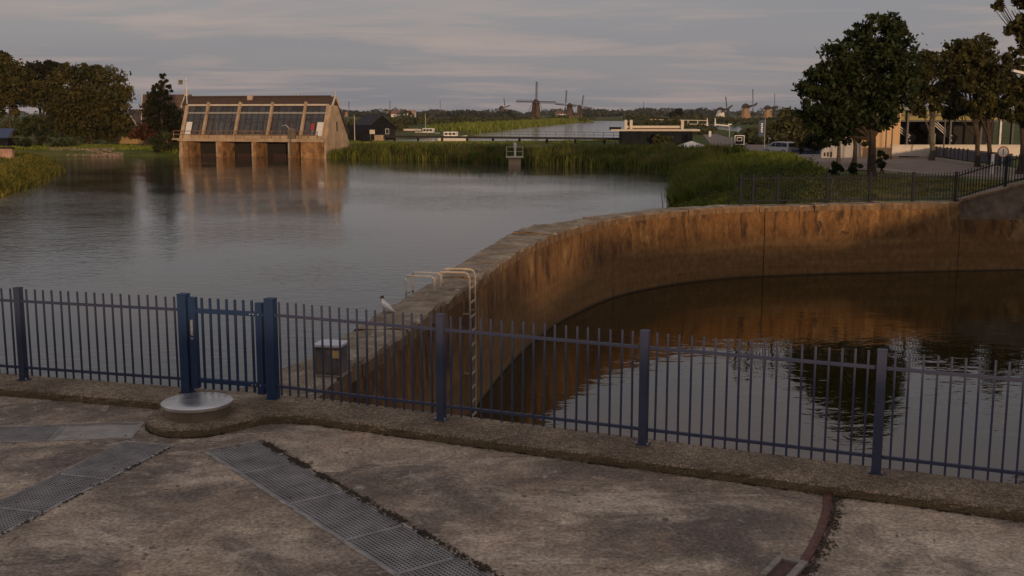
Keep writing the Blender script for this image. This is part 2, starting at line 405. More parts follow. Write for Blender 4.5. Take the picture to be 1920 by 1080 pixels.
M['leaf_green'] = leaf_mat('oak_leaves', (0.024, 0.036, 0.012), (0.060, 0.078, 0.022), 0.7)
M['leaf_olive'] = leaf_mat('olive_leaves', (0.034, 0.038, 0.012), (0.125, 0.112, 0.032), 0.6)
M['leaf_brown'] = leaf_mat('autumn_brown_leaves', (0.036, 0.040, 0.011), (0.150, 0.122, 0.030), 0.36)
M['leaf_dark'] = leaf_mat('dark_leaves', (0.016, 0.020, 0.008), (0.044, 0.042, 0.014), 0.35)
M['leaf_mid'] = leaf_mat('mid_green_leaves', (0.030, 0.040, 0.014), (0.075, 0.088, 0.026), 0.4)
M['leaf_willow'] = leaf_mat('willow_leaves', (0.050, 0.056, 0.022), (0.130, 0.120, 0.046), 0.4)
M['leaf_red'] = leaf_mat('reddish_leaves', (0.060, 0.020, 0.012), (0.120, 0.050, 0.022), 0.5)
M['reed'] = leaf_mat('reed_blades', (0.070, 0.100, 0.016), (0.270, 0.290, 0.050), 0.5, 0.45)
M['grass'] = leaf_mat('grass_blades', (0.150, 0.190, 0.030), (0.380, 0.400, 0.065), 0.4, 0.5)
M['spit'] = leaf_mat('flowering_grass', (0.09, 0.115, 0.02), (0.36, 0.29, 0.05), 0.55, 0.4)
M['farwood'] = leaf_mat('far_wood_leaves', (0.028, 0.036, 0.020), (0.060, 0.066, 0.034), 0.02, 0.2)
M['farbush'] = leaf_mat('far_bush_leaves', (0.040, 0.046, 0.016), (0.095, 0.092, 0.030), 0.04, 0.2)

# ------------------------------------------------------------------ terrain
def v2(p): return (float(p[0]), float(p[1]))
SHORE = [(0, 368), (60, 349), (112, 321), (96, 303), (62, 294), (230, 293), (345, 293)]
SHORE2 = [(615, 298), (700, 300), (800, 302), (950, 307), (1050, 311), (1120, 315), (1200, 320), (1275, 329), (1270, 346), (1266, 368), (1266, 393)]
shore_a = [v2(P(x, y, WL)) for x, y in SHORE]; shore_b = [v2(P(x, y, WL)) for x, y in SHORE2]
W1 = [(-75, 30), (-70, 62)] + shore_a + [(-30, 158), (-16, 156)] + shore_b + [(7.6, 48), (8.3, 41.6), (3.0, 37.0), (-0.6, 27), (-2.3, 15), (2, 9), (6, 4), (-20, -10), (-75, -10)]
W2 = [v2(P(x, y, WL)) for x, y in [(640, 271), (800, 272), (1000, 271), (1165, 269), (1190, 256), (1200, 244), (1196, 232), (1190, 226.6), (1112, 226.6), (1000, 237), (945, 243), (880, 251), (780, 260), (660, 266)]]
W3 = [v2(P(x, y, WL)) for x, y in [(1288, 231), (1345, 233), (1425, 246), (1432, 254), (1404, 252), (1335, 243), (1288, 236.5)]]
INNER_PX = [(619, 726), (649, 693), (699, 664), (738, 637), (791, 598), (835, 563), (895, 523), (945, 487), (1000, 456), (1060, 432), (1150, 409), (1250, 396), (1340, 389.5), (1425, 386), (1600, 382.5), (1800, 380)]
OUTER_PX = [(560, 681), (640, 632), (708, 587), (767, 551), (827, 515), (886, 480), (950, 441), (1000, 425), (1060, 414), (1150, 401), (1250, 391)]
ZT = 0.10
inner = [(-2.45, 12.6)] + [v2(P(x, y, ZT)) for x, y in INNER_PX] + [(20.5, 43.0), (26, 43.4), (45, 44.5)]
BASIN = inner[:] + [(60, 44), (60, -12), (-2.4, -12)]

def poly_sd(X, Y, poly):               # signed distance, >0 inside
    X = X.ravel(); Y = Y.ravel(); ins = np.zeros(X.shape, bool); dm = np.full(X.shape, 1e18)
    n = len(poly)
    for i in range(n):
        x0, y0 = poly[i]; x1, y1 = poly[(i + 1) % n]
        ex, ey = x1 - x0, y1 - y0; l2 = ex * ex + ey * ey + 1e-12
        t = np.clip(((X - x0) * ex + (Y - y0) * ey) / l2, 0, 1)
        dm = np.minimum(dm, (X - x0 - t * ex) ** 2 + (Y - y0 - t * ey) ** 2)
        c = (y0 > Y) != (y1 > Y)
        xi = x0 + (Y - y0) * ex / (ey if abs(ey) > 1e-12 else 1e-12)
        ins ^= c & (X < xi)
    d = np.sqrt(dm); return np.where(ins, d, -d)
def sstep(a, b, x):
    t = np.clip((x - a) / (b - a), 0, 1); return t * t * (3 - 2 * t)
def ground_h(X, Y):
    X = np.atleast_1d(np.asarray(X, float)).ravel(); Y = np.atleast_1d(np.asarray(Y, float)).ravel()
    base = np.full(X.shape, -1.45)
    hi = 0.10 - 1.55 * sstep(70, 150, Y)
    base = base + (hi - base) * sstep(3.0, 6.0, X - 0.0)
    base = np.where(Y > 160, -1.45, base)
    d = np.maximum.reduce([poly_sd(X, Y, W1), poly_sd(X, Y, W2), poly_sd(X, Y, W3)])
    z = np.where(d > 0, WL - 0.05 - np.minimum(d * 0.5, 1.6), np.minimum(base, WL - 0.05 + (-d) * 0.32))
    bd = poly_sd(X, Y, BASIN)
    z = np.where((bd > -0.80), -4.6, z)
    return z
def gz(x, y): return float(ground_h([x], [y])[0])
def G(px, py, z0=-1.0):                # sight line meets the ground
    z = z0
    for _ in range(12):
        p = P(px, py, z); z = gz(p.x, p.y)
        z = max(z, -2.2)
    return P(px, py, z)

def axis(segs):
    a = []
    for s0, s1, st in segs: a += list(np.arange(s0, s1, st))
    return np.array(a)
gxs = axis([(-60, -2, 1.3), (-2, 26, 0.55), (26, 70, 1.3)]); g = 70.0; ex = [g]
while g < 6000: g *= 1.13; ex.append(g)
gxs = np.concatenate([-np.array(ex[::-1]), gxs, np.array(ex)])
gys = axis([(-40, 12, 4), (12, 36, 1.2), (36, 50, 0.55), (50, 230, 1.3)]); g = 230.0; ey_ = [g]
while g < 9000: g *= 1.035; ey_.append(g)
gys = np.concatenate([gys, np.array(ey_)])
GX, GY = np.meshgrid(gxs, gys)
GZ = ground_h(GX, GY)
V = np.stack([GX.ravel(), GY.ravel(), GZ], 1)
nx, ny = len(gxs), len(gys)
I = np.arange(nx * ny).reshape(ny, nx)
Fq = np.stack([I[:-1, :-1].ravel(), I[:-1, 1:].ravel(), I[1:, 1:].ravel(), I[1:, :-1].ravel()], 1)
gm = np_mesh('ground', V, Fq, M['ground']); gm.polygons.foreach_set('use_smooth', [True] * len(gm.polygons))
props(link('ground', gm), kind='structure')

def flat_poly(name, poly, z, mat, kind='structure'):
    me = bpy.data.meshes.new(name); r = delaunay_2d_cdt([Vector(p) for p in poly], [], [list(range(len(poly)))], 1, 1e-5)
    me.from_pydata([(p.x, p.y, z) for p in r[0]], [], [tuple(f) for f in r[2]]); me.materials.append(mat)
    return props(link(name, me), kind=kind)
flat_poly('basin_water', [(-400, -30), (-3.1, -30), (-3.1, 12.7), (-2.95, 15), (-2.0, 21), (-0.9, 27), (1.4, 34.4), (4.3, 38.0), (9, 41.6), (17, 43.2), (400, 43.2), (1200, 1000), (-1200, 1000), (-400, 100)], WL, M['water_l'])
flat_poly('dock_water', [(-2.2, -12), (60, -12), (60, 45)] + [(x - 0.0, y + 0.25) for x, y in inner[::-1]], WR, M['water_r'])

def drape(name, poly, dz, step, mat, kind='structure'):
    pts = [Vector(p) for p in poly]; n = len(pts)
    dense = []
    for i in range(n):
        a, b = pts[i], pts[(i + 1) % n]; k = max(1, int((b - a).length / step))
        dense += [a.lerp(b, j / k) for j in range(k)]
    xs = [p.x for p in dense]; ys = [p.y for p in dense]
    X, Y = np.meshgrid(np.arange(min(xs), max(xs), step), np.arange(min(ys), max(ys), step))
    m = poly_sd(X, Y, [v2(p) for p in dense]) > step * 0.3
    ipts = [Vector((x, y)) for x, y in zip(X.ravel()[m], Y.ravel()[m])]
    r = delaunay_2d_cdt(dense + ipts, [], [list(range(len(dense)))], 1, 1e-4)
    zs = ground_h([p.x for p in r[0]], [p.y for p in r[0]])
    me = bpy.data.meshes.new(name)
    me.from_pydata([(p.x, p.y, z + dz) for p, z in zip(r[0], zs)], [], [tuple(f) for f in r[2]]); me.materials.append(mat)
    me.polygons.foreach_set('use_smooth', [True] * len(me.polygons))
    return props(link(name, me), kind=kind)
ROAD_PX = [(1316, 250), (1342, 251), (1398, 268), (1490, 277), (1545, 285), (1640, 286), (1720, 296), (1830, 311), (1925, 325), (1990, 336), (1930, 338), (1770, 334), (1640, 321), (1590, 320), (1556, 326), (1475, 292), (1400, 288), (1340, 281)]
drape('brick_road', [v2(G(x, y)) for x, y in ROAD_PX], 0.05, 2.0, M['brickroad'])
lawn_px = [(1560, 336), (1640, 326), (1770, 338), (1900, 342), (1960, 350)]
drape('dry_lawn', [v2(G(x, y, 0)) for x, y in lawn_px] + [(24, 45.5), (18, 45), (12.5, 43.6)], 0.03, 1.0, M['lawn'])
def kerb_ribbon(name, pxs, w, h):
    b = MB(); pts = []
    for x, y in pxs:
        p = G(x, y); pts.append(Vector((p.x, p.y, gz(p.x, p.y))))
    dn = []
    for a, c in zip(pts[:-1], pts[1:]):
        k = max(1, int((c - a).length / 1.5))
        for j in range(k):
            q_ = a.lerp(c, j / k); dn.append(Vector((q_.x, q_.y, gz(q_.x, q_.y) + h / 2)))
    dn.append(Vector((pts[-1].x, pts[-1].y, pts[-1].z + h / 2)))
    for a, c in zip(dn[:-1], dn[1:]): b.bar(a, c, w, h + 0.1)
    return props(b.build(name, M['roadkerb']), kind='structure')
kerb_ribbon('road_kerb', [(1475, 291), (1510, 305), (1556, 326)], 0.45, 0.12)
kerb_ribbon('road_kerb', [(1600, 318), (1640, 320), (1690, 327), (1770, 333), (1900, 338)], 0.4, 0.12)
kerb_ribbon('road_kerb', [(1662, 290), (1745, 299), (1820, 311), (1900, 322)], 0.35, 0.14)

# ------------------------------------------------------------------ deck with its grating pits
KF = [(-30, 20.57), (-6.42, 13.53), (-4.25, 12.88)]
mc = Vector((-3.58, 12.36))
arc = [(mc.x + 0.58 * math.cos(R_(a)), mc.y + 0.68 * math.sin(R_(a))) for a in range(150, 313, 9)]
KF2 = [(-3.06, 11.97), (-2.96, 12.09), (-2.84, 12.20), (-2.70, 12.27), (-2.50, 12.28), (-2.30, 12.22), (4.6, 9.10), (14, 4.83)]
kerb_front = KF + arc + KF2
kerb_back = [(14, 5.83), (4.6, 9.95), (-2.36, 13.07), (-4.45, 13.69), (-6.77, 14.36), (-30, 21.35)]
TOPK = 0.10
deck_poly = kerb_front + [(14, 0.9), (-30, 0.9)]
def quadpx(a): return [v2(P(x, y, 0)) for x, y in a]
def strip(p0, p1, w0, L_):             # rectangle from the edge p0-p1 direction: starts at p0, goes towards p1, width vector w0
    p0 = Vector(p0); d = (Vector(p1) - p0).normalized(); n_ = Vector((-d.y, d.x)) * w0
    return p0, d, n_, L_
# three channels fan out from the stainless manhole
sC = strip(P(385, 846, 0).xy, P(745, 1080, 0).xy, 0.58, 6.0)
sB = strip(P(322, 836, 0).xy, P(0, 1003, 0).xy, -0.56, 4.6)
sA = strip(P(245, 821, 0).xy, P(0, 829, 0).xy, -0.60, 4.0)
holes = []
for p0, d, n_, L_ in (sA, sB, sC):
    holes.append([p0, p0 + d * L_, p0 + d * L_ + n_, p0 + n_])
def ccw(poly):
    a = sum(poly[i][0] * poly[(i + 1) % len(poly)][1] - poly[(i + 1) % len(poly)][0] * poly[i][1] for i in range(len(poly)))
    return list(poly) if a > 0 else list(poly)[::-1]
pts = [Vector(p) for p in ccw(deck_poly)]; edges = [(i, (i + 1) % len(pts)) for i in range(len(pts))]
for h in holes:
    b0 = len(pts); pts += [Vector(p) for p in h]; edges += [(b0 + i, b0 + (i + 1) % 4) for i in range(4)]
r = delaunay_2d_cdt(pts, edges, [], 0, 1e-5)
tri = []
for f in r[2]:
    c = sum((r[0][i] for i in f), Vector((0, 0))) / len(f)
    cx, cy = np.array([c.x]), np.array([c.y])
    if poly_sd(cx, cy, deck_poly)[0] > 0 and all(poly_sd(cx, cy, [v2(p) for p in h])[0] < 0 for h in holes): tri.append(tuple(f))
me = bpy.data.meshes.new('deck'); me.from_pydata([(p.x, p.y, 0) for p in r[0]], [], tri); me.materials.append(M['deck'])
props(link('deck', me), kind='structure')
b = MB()
for h in holes:
    for i in range(4):
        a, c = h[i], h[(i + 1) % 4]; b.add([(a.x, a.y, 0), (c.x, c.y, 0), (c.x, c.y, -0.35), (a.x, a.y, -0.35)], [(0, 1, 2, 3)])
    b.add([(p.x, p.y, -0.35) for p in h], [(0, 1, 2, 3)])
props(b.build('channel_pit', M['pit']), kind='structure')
# quay face under the kerb
b = MB()
kb = kerb_back
for a, c in zip(kb[:-1], kb[1:]): b.add([(a[0], a[1], TOPK - 0.01), (c[0], c[1], TOPK - 0.01), (c[0], c[1], -5), (a[0], a[1], -5)], [(0, 1, 2, 3)])
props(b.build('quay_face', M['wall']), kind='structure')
# kerb, finely divided so that its edges are uneven
def kerb_build():
    poly = ccw(kerb_front + kerb_back); dense = []
    for i in range(len(poly)):
        a, c = Vector(poly[i]), Vector(poly[(i + 1) % len(poly)]); k = max(1, int((c - a).length / 0.08))
        if min(a.x, c.x) < -9 or max(a.x, c.x) > 7: k = max(1, k // 8)
        dense += [a.lerp(c, j / k) for j in range(k)]
    n = len(dense)
    bb = MB()
    cz = TOPK - 0.02
    vs_ = []
    cen = []
    for i in range(n):
        t_ = (dense[(i + 1) % n] - dense[i - 1]).normalized(); cen.append(Vector((-t_.y, t_.x)))
    for z_, inset in ((-0.02, 0.0), (cz - 0.03, 0.0), (cz, 0.004), (TOPK, 0.028)):
        for i in range(n):
            j = rng.normal(0, 0.005) if z_ > 0 else 0
            p = dense[i] + cen[i] * (inset + j); vs_.append((p.x, p.y, z_ + (rng.normal(0, 0.002) if z_ > 0.1 else 0)))
    fs_ = [(q_ * n + i, q_ * n + (i + 1) % n, (q_ + 1) * n + (i + 1) % n, (q_ + 1) * n + i) for q_ in range(3) for i in range(n)]
    bb.add(vs_, fs_)
    top = [Vector(v[:2]) for v in vs_[3 * n:]]
    rr = delaunay_2d_cdt(top, [(i, (i + 1) % n) for i in range(n)], [], 0, 1e-6)
    tp = [v2(p) for p in top]; cs = np.array([[sum(rr[0][i][k] for i in f) / len(f) for k in (0, 1)] for f in rr[2]])
    ok = poly_sd(cs[:, 0], cs[:, 1], tp) > 0
    bb.add([(p.x, p.y, TOPK) for p in rr[0]], [tuple(f) for f, o_ in zip(rr[2], ok) if o_])
    return bb.build('kerb', M['kerb'])
props(kerb_build(), kind='structure')

# gratings: each panel its own part, bars joined inside the panel
def grating(sdef, label, plens, solid=None):
    p0, d, n_, L_ = sdef; w = n_.length; nn = n_.normalized()
    t = thing('drain_grating', label, 'grating', (p0.x, p0.y, 0))
    def loc(a, c, z): return Vector((d.x * a + nn.x * c, d.y * a + nn.y * c, z))
    a = 0.0
    for i, pl in enumerate(plens):
        pb = MB(); a0, a1 = a + 0.012, a + pl - 0.012
        for c0 in (0.012, w - 0.012): pb.bar(loc(a0, c0, -0.022), loc(a1, c0, -0.022), 0.016, 0.044)
        for aa in (a0, a1): pb.bar(loc(aa, 0.012, -0.0225), loc(aa, w - 0.012, -0.0225), 0.016, 0.044)
        if solid and i in solid:
            q_ = [loc(a0, 0.01, -0.008), loc(a1, 0.01, -0.008), loc(a1, w - 0.01, -0.008), loc(a0, w - 0.01, -0.008)]
            pb.plate(q_, (0, 0, -0.012)); pb.build('cover_plate', M['plate'], t)
        else:
            k = int(w / 0.036)
            for j in range(1, k): pb.bar(loc(a0, j * w / k, -0.024), loc(a1, j * w / k, -0.024), 0.0095, 0.036)
            k2 = int(pl / 0.036)
            for j in range(1, k2): pb.bar(loc(a + j * pl / k2, 0.012, -0.016), loc(a + j * pl / k2, w - 0.012, -0.016), 0.0095, 0.014)
            pb.build('grating_panel', M['grate'], t)
        a += pl
    fb = MB()
    for c0 in (-0.014, w + 0.014):
        fb.bar(loc(0, c0, 0.000), loc(L_, c0, 0.000), 0.024, 0.012)
    fb.bar(loc(-0.014, -0.02, 0.0005), loc(-0.014, w + 0.02, 0.0005), 0.024, 0.012)
    fb.build('frame', M['edge'], t)
    return t
def plen(sdef, pxs, L_):
    p0, d, n_, _ = sdef; c = [0.0] + [max((P(x, y, 0).xy - p0).dot(d), 0.1) for x, y in pxs]
    o = [c[i + 1] - c[i] for i in range(len(c) - 1)]
    while sum(o) + 0.85 < L_: o.append(0.85)
    o.append(L_ - sum(o)); return o
grating(sC, 'long run of steel mesh grating panels slanting from the manhole to the lower middle', plen(sC, [(450, 888), (542, 944), (655, 1010)], 6.0))
grating(sB, 'steel mesh grating strip slanting down to the left of the manhole', plen(sB, [(200, 897), (80, 960)], 4.6))
grating(sA, 'pale steel cover strip running left along the kerb from the manhole', [0.85, 0.9, 0.85, 0.85, 0.55], solid=(0,))

# stainless manhole cover
mh = thing('manhole_cover', 'round brushed stainless steel manhole cover on the kerb beside the gate', 'manhole cover', (-3.60, 12.33, TOPK))
M['collar'] = simple('dull_steel_collar', (0.26, 0.21, 0.16), 0.45, 0.3, 6, 0.5)
MB().lathe([(0.372, 0.0), (0.372, 0.105), (0.36, 0.11)], (0, 0, 0), 64).build('collar', M['collar'], mh, True)
MB().lathe([(0.392, 0.1105), (0.400, 0.114), (0.400, 0.146), (0.390, 0.154), (0.2, 0.157)], (0, 0, 0), 64).build('lid', M['steel'], mh, True)

# rusty curved rail set in the deck
rail_px = [(1551, 925), (1551, 950), (1546, 975), (1536, 1002), (1520, 1035), (1498, 1070), (1470, 1105), (1435, 1145)]
rpts = [P(x, y, 0) for x, y in rail_px]
t = thing('curved_rail', 'rusty curved steel rail let into the concrete deck near the kerb', 'rail', rpts[0])
def smooth_path(ps, k=6):
    o = []
    for i in range(len(ps) - 1):
        p0, p1, p2, p3 = ps[max(i - 1, 0)], ps[i], ps[i + 1], ps[min(i + 2, len(ps) - 1)]
        for j in range(k):
            s_ = j / k
            o.append(0.5 * ((2 * p1) + (p2 - p0) * s_ + (2 * p0 - 5 * p1 + 4 * p2 - p3) * s_ * s_ + (3 * p1 - p0 - 3 * p2 + p3) * s_ ** 3))
    return o + [ps[-1]]
sm = smooth_path([Vector(p) - rpts[0] for p in rpts])
def sweep(path, prof):
    bb = MB(); n = len(prof); vs_ = []
    for i, p in enumerate(path):
        a = (path[min(i + 1, len(path) - 1)] - path[max(i - 1, 0)]); a = Vector((a.x, a.y, 0)).normalized(); s_ = Vector((a.y, -a.x, 0))
        for u_, w_ in prof: vs_.append(Vector((p.x, p.y, 0)) + s_ * u_ + Vector((0, 0, w_ + p.z)))
    fs_ = [(i * n + k, i * n + (k + 1) % n, (i + 1) * n + (k + 1) % n, (i + 1) * n + k) for i in range(len(path) - 1) for k in range(n)]
    fs_ += [tuple(range(n - 1, -1, -1)), tuple(range((len(path) - 1) * n, len(path) * n))]
    return bb.add(vs_, fs_)
sweep(sm, [(-0.038, 0.004), (-0.038, 0.022), (-0.026, 0.030), (0.026, 0.030), (0.038, 0.022), (0.038, 0.004)]).build('rail_head', M['rust'], t, True)
sweep(sm, [(-0.075, -0.01), (-0.075, 0.006), (-0.048, 0.006), (-0.048, -0.01)]).build('guard_strip', M['rustdark'], t)
k0 = P(1478, 1062, 0); t = thing('rail_stop', 'pale concrete block with rusty plate beside the curved rail', 'block', (k0.x, k0.y, 0), R_(-32))
MB().box((-0.09, -0.12, 0.015), (0.05, 0.42, 0.05)).box((0.10, -0.12, 0.015), (0.06, 0.42, 0.05)).box((0.005, 0.065, 0.015), (0.14, 0.05, 0.048)).build('kerb_block', M['stone'], t, bev=0.006)
MB().box((0.005, -0.14, 0.008), (0.135, 0.34, 0.02)).build('rust_plate', M['rustdark'], t)

# pebbles and leaves scattered on the deck
b = MB()
for _ in range(260):
    x = rng.uniform(-5.5, 4.5); y = rng.uniform(8.0, 12.8)
    if poly_sd(np.array([x]), np.array([y]), deck_poly)[0] < 0.02: continue
    s_ = abs(rng.normal(0, 0.007)) + 0.004
    b.box((x, y, s_ * 0.4), (s_ * 2, s_ * rng.uniform(1, 1.7), s_), rz=rng.uniform(0, 3))
props(b.build('grit', M['stone']), kind='stuff')

# dirt and moss gathered along the gratings, the rail and the foot of the kerb
def fringe(line, n, spread, size):
    L_ = [Vector((p[0], p[1])) for p in line]; ln = [(b_ - a_).length for a_, b_ in zip(L_[:-1], L_[1:])]; pr = np.array(ln) / sum(ln)
    k = rng.choice(len(ln), n, p=pr); f = rng.random(n); f = np.clip(f + 0.05 * np.sin(f * 60), 0, 1)
    P_ = np.array([[*(L_[a_].lerp(L_[a_ + 1], b_)), 0.004] for a_, b_ in zip(k, f)]); keep = (np.sin(P_[:, 0] * 9 + P_[:, 1] * 7) + np.sin(P_[:, 0] * 23) * 0.6 + rng.normal(0, 0.6, n)) > -0.9
    P_ = P_[keep]; P_[:, :2] += rng.normal(0, spread, (len(P_), 2)); P_[:, 2] += rng.random(len(P_)) * 0.008; return P_
M['moss'] = simple('dark_moss', (0.050, 0.036, 0.020), 0.95, 0.5, 9)
cC = [sC[0] + sC[2] * 1.06, sC[0] + sC[2] * 1.06 + sC[1] * 6]
mp_ = np.concatenate([fringe(cC, 5200, 0.022, 0.012), fringe([sB[0] - sB[2] * 0.04, sB[0] - sB[2] * 0.04 + sB[1] * 4.6], 500, 0.015, 0.01), fringe([(p.x + 0.09, p.y) for p in rpts], 900, 0.035, 0.01), fringe([(p[0], p[1] - 0.012) for p in KF2[3:]], 2200, 0.010, 0.01), fringe(arc, 700, 0.012, 0.01), fringe(KF, 1500, 0.012, 0.01)])
def scatter_flakes(pts_, size):
    n = len(pts_); a = rng.uniform(0, 6.28, n); s_ = size * rng.uniform(0.5, 1.8, n); z_ = rng.uniform(0.0, 0.25, n)
    d1 = np.stack([np.cos(a), np.sin(a), z_], 1) * s_[:, None]; d2 = np.stack([-np.sin(a), np.cos(a), z_ * 0.3], 1) * s_[:, None] * 0.6
    return np.stack([pts_ - d1 * 0.5, pts_ + d2, pts_ + d1, pts_ - d2], 1).reshape(-1, 3), np.arange(4 * n).reshape(n, 4)
Vv, Ff = scatter_flakes(mp_, 0.014)
props(link('moss', np_mesh('moss', Vv, Ff, M['moss'])), kind='stuff')

# ------------------------------------------------------------------ blue picket fences
Z0, Z1 = TOPK, TOPK + 1.20
def meshes(mt):
    return dict(
        post=MB().box((0, 0, 0.6), (0.085, 0.085, 1.2)).box((0, 0, 1.203), (0.091, 0.091, 0.012)).mesh('post', mt, bev=0.004),
        plate=MB().box((0, 0, 0.006), (0.14, 0.11, 0.010)).mesh('base_plate', mt),
        picket=MB().box((0, 0, 0.625), (0.020, 0.020, 1.13)).mesh('picket', mt, bev=0.003),
        bolt=MB().cyl((0, 0, 0.012), (0, 0, 0.034), 0.011, n=6).mesh('bolt', M['galv']))
def picket_fence(name, label, posts, npk, mt, skip_first=False, skip_last=False, first_gap=None):
    ms = meshes(mt); base = Vector((posts[0][0], posts[0][1], Z0))
    t = thing(name, label, 'fence', base)
    for i, (x, y) in enumerate(posts):
        if (i == 0 and skip_first) or (i == len(posts) - 1 and skip_last): continue
        j = i if i < len(posts) - 1 else i - 1
        a = math.atan2(posts[j + 1][1] - posts[j][1], posts[j + 1][0] - posts[j][0])
        o = link('post', ms['post'], t, Vector((x, y, Z0)) - base, (0, 0, a))
        pl = link('base_plate', ms['plate'], o)
        for sx in (-1, 1):
            link('bolt', ms['bolt'], o, (sx * 0.057, -0.035, 0))
    for i in range(len(posts) - 1):
        p = Vector((*posts[i], Z0)) - base; q_ = Vector((*posts[i + 1], Z0)) - base; d = (q_ - p); Ln = d.length; d = d.normalized()
        a = math.atan2(d.y, d.x); e0 = 0.043
        rl = MB().box((0, 0, 0), (Ln - 2 * e0, 0.032, 0.032)).mesh('rail', mt, bev=0.003)
        for z_ in (0.165, 1.03):
            link('rail', rl, t, (p + q_) / 2 + Vector((0, 0, z_)), (0, 0, a))
        for k in range(npk):
            s_ = Ln * (k + 1) / (npk + 1)
            link('picket', ms['picket'], t, p + d * s_ + Vector((rng.normal(0, 0.0015), 0, rng.normal(0, 0.002))), (rng.normal(0, 0.003), rng.normal(0, 0.003), a))
    return t
lx, ly = -2.294, 0.635
leftposts = [(-4.00 + lx * k, 13.32 + ly * k) for k in range(3, -1, -1)]
rightposts = [(-2.87, 12.985), (-0.79, 12.07), (1.36, 11.13), (3.48, 10.20), (5.60, 9.275)]
picket_fence('picket_fence', 'dark blue picket fence on the kerb left of the gate', leftposts, 18, M['fence_l'], skip_last=True)
picket_fence('picket_fence', 'faded blue grey picket fence on the kerb right of the gate, above the dock', rightposts, 18, M['fence'], skip_first=True)
# gate with its two stout posts
ga, gb_ = Vector((-4.00, 13.32, Z0)), Vector((-2.87, 12.985, Z0)); gd = (gb_ - ga); gl = gd.length; ang = math.atan2(gd.y, gd.x)
t = thing('picket_gate', 'deep blue steel gate with a lock between two stout posts behind the manhole', 'gate', ga, ang)
gp = MB().box((0, 0, 0.6), (0.115, 0.115, 1.24)).box((0, 0, 1.226), (0.122, 0.122, 0.012)).mesh('gate_post', M['gate'], bev=0.004)
pl = MB().box((0, 0, 0.007), (0.15, 0.15, 0.010)).mesh('base_plate', M['gate'])
for x in (0.0, gl):
    o = link('gate_post', gp, t, (x, 0, 0)); link('base_plate', pl, o)
lf = link('gate_leaf', MB().box((0.125, 0, 0.63), (0.095, 0.07, 1.13)).box((gl - 0.15, 0, 0.61), (0.085, 0.07, 1.12)).box((gl / 2 - 0.01, 0, 1.03), (gl - 0.36, 0.05, 0.055)).box((gl / 2 - 0.01, 0, 0.165), (gl - 0.36, 0.05, 0.055)).mesh('gate_leaf', M['gate'], bev=0.004), t)
pk_ = MB().box((0, 0, 0.625), (0.026, 0.026, 1.13)).mesh('picket', M['gate'], bev=0.003)
for k in range(7): link('picket', pk_, lf, (0.172 + (gl - 0.365) * (k + 0.7) / 7.2, 0, 0))
MB().box((0.125, -0.042, 0.80), (0.030, 0.014, 0.24)).build('lock_plate', M['galv'], lf)
MB().cyl((0.125, -0.05, 0.72), (0.125, -0.09, 0.72), 0.011, n=8).bar((0.125, -0.09, 0.72), (0.235, -0.09, 0.715), 0.016).build('handle', M['gate'], lf)
hg = MB()
for z_ in (1.03, 0.165):
    hg.box((gl - 0.085, -0.01, z_), (0.06, 0.05, 0.035))
hg.build('hinge', M['gate'], lf)
hb = MB()
for z_ in (1.03, 0.165):
    for xx in (gl - 0.26, gl - 0.215, gl - 0.15): hb.cyl((xx, -0.025, z_), (xx, -0.041, z_), 0.009, n=6)
hb.build('hinge_bolts', M['galv'], lf)

# ------------------------------------------------------------------ curved basin wall
def cr(pts_, k=10):
    return [v2(p) for p in smooth_path([Vector((p[0], p[1], 0)) for p in pts_], k)]
inn = cr(inner, 14)
out_ctrl = [(-3.75, 13.1), (-3.35, 13.9)] + [v2(P(x, y, ZT)) for x, y in OUTER_PX]
outc = cr(out_ctrl, 14)
def nearest(p, poly):
    best = None
    for a, c in zip(poly[:-1], poly[1:]):
        ax, ay = a; ex_, ey2 = c[0] - ax, c[1] - ay; t_ = max(0, min(1, ((p[0] - ax) * ex_ + (p[1] - ay) * ey2) / (ex_ * ex_ + ey2 * ey2 + 1e-9)))
        q_ = (ax + t_ * ex_, ay + t_ * ey2); dd = (q_[0] - p[0]) ** 2 + (q_[1] - p[1]) ** 2
        if best is None or dd < best[0]: best = (dd, q_)
    return best[1], math.sqrt(best[0])
def resample(pl_, st):
    o = [pl_[0]]; acc = 0
    for a, c in zip(pl_[:-1], pl_[1:]):
        l_ = math.dist(a, c)
        if l_ < 1e-6: continue
        s_ = st - acc
        while s_ <= l_:
            o.append((a[0] + (c[0] - a[0]) * s_ / l_, a[1] + (c[1] - a[1]) * s_ / l_)); s_ += st
        acc = (acc + l_) % st
    return o
IN = resample(inn, 0.25)
def smooth_w(seq, k):
    a = np.array(seq); ker = np.ones(k) / k; ap = np.concatenate([np.full(k // 2, a[0]), a, np.full(k // 2, a[-1])]); return np.convolve(ap, ker, 'valid')[:len(a)]
nor = []; wid = []
for i, p in enumerate(IN):
    a = IN[max(i - 2, 0)]; c = IN[min(i + 2, len(IN) - 1)]; tx, ty = c[0] - a[0], c[1] - a[1]; l_ = math.hypot(tx, ty); nor.append((-ty / l_, tx / l_))
    if p[0] < 5.0: wid.append(min(max(nearest(p, outc)[1], 0.72), 1.5))
    else: wid.append(0.95)
wid = smooth_w(wid, 9)
OUT = [(p[0] + n_[0] * w, p[1] + n_[1] * w) for p, n_, w in zip(IN, nor, wid)]
wall = thing('basin_wall', 'long curved stained concrete wall dividing the dock from the open water', 'wall', (IN[0][0], IN[0][1], -2.6))
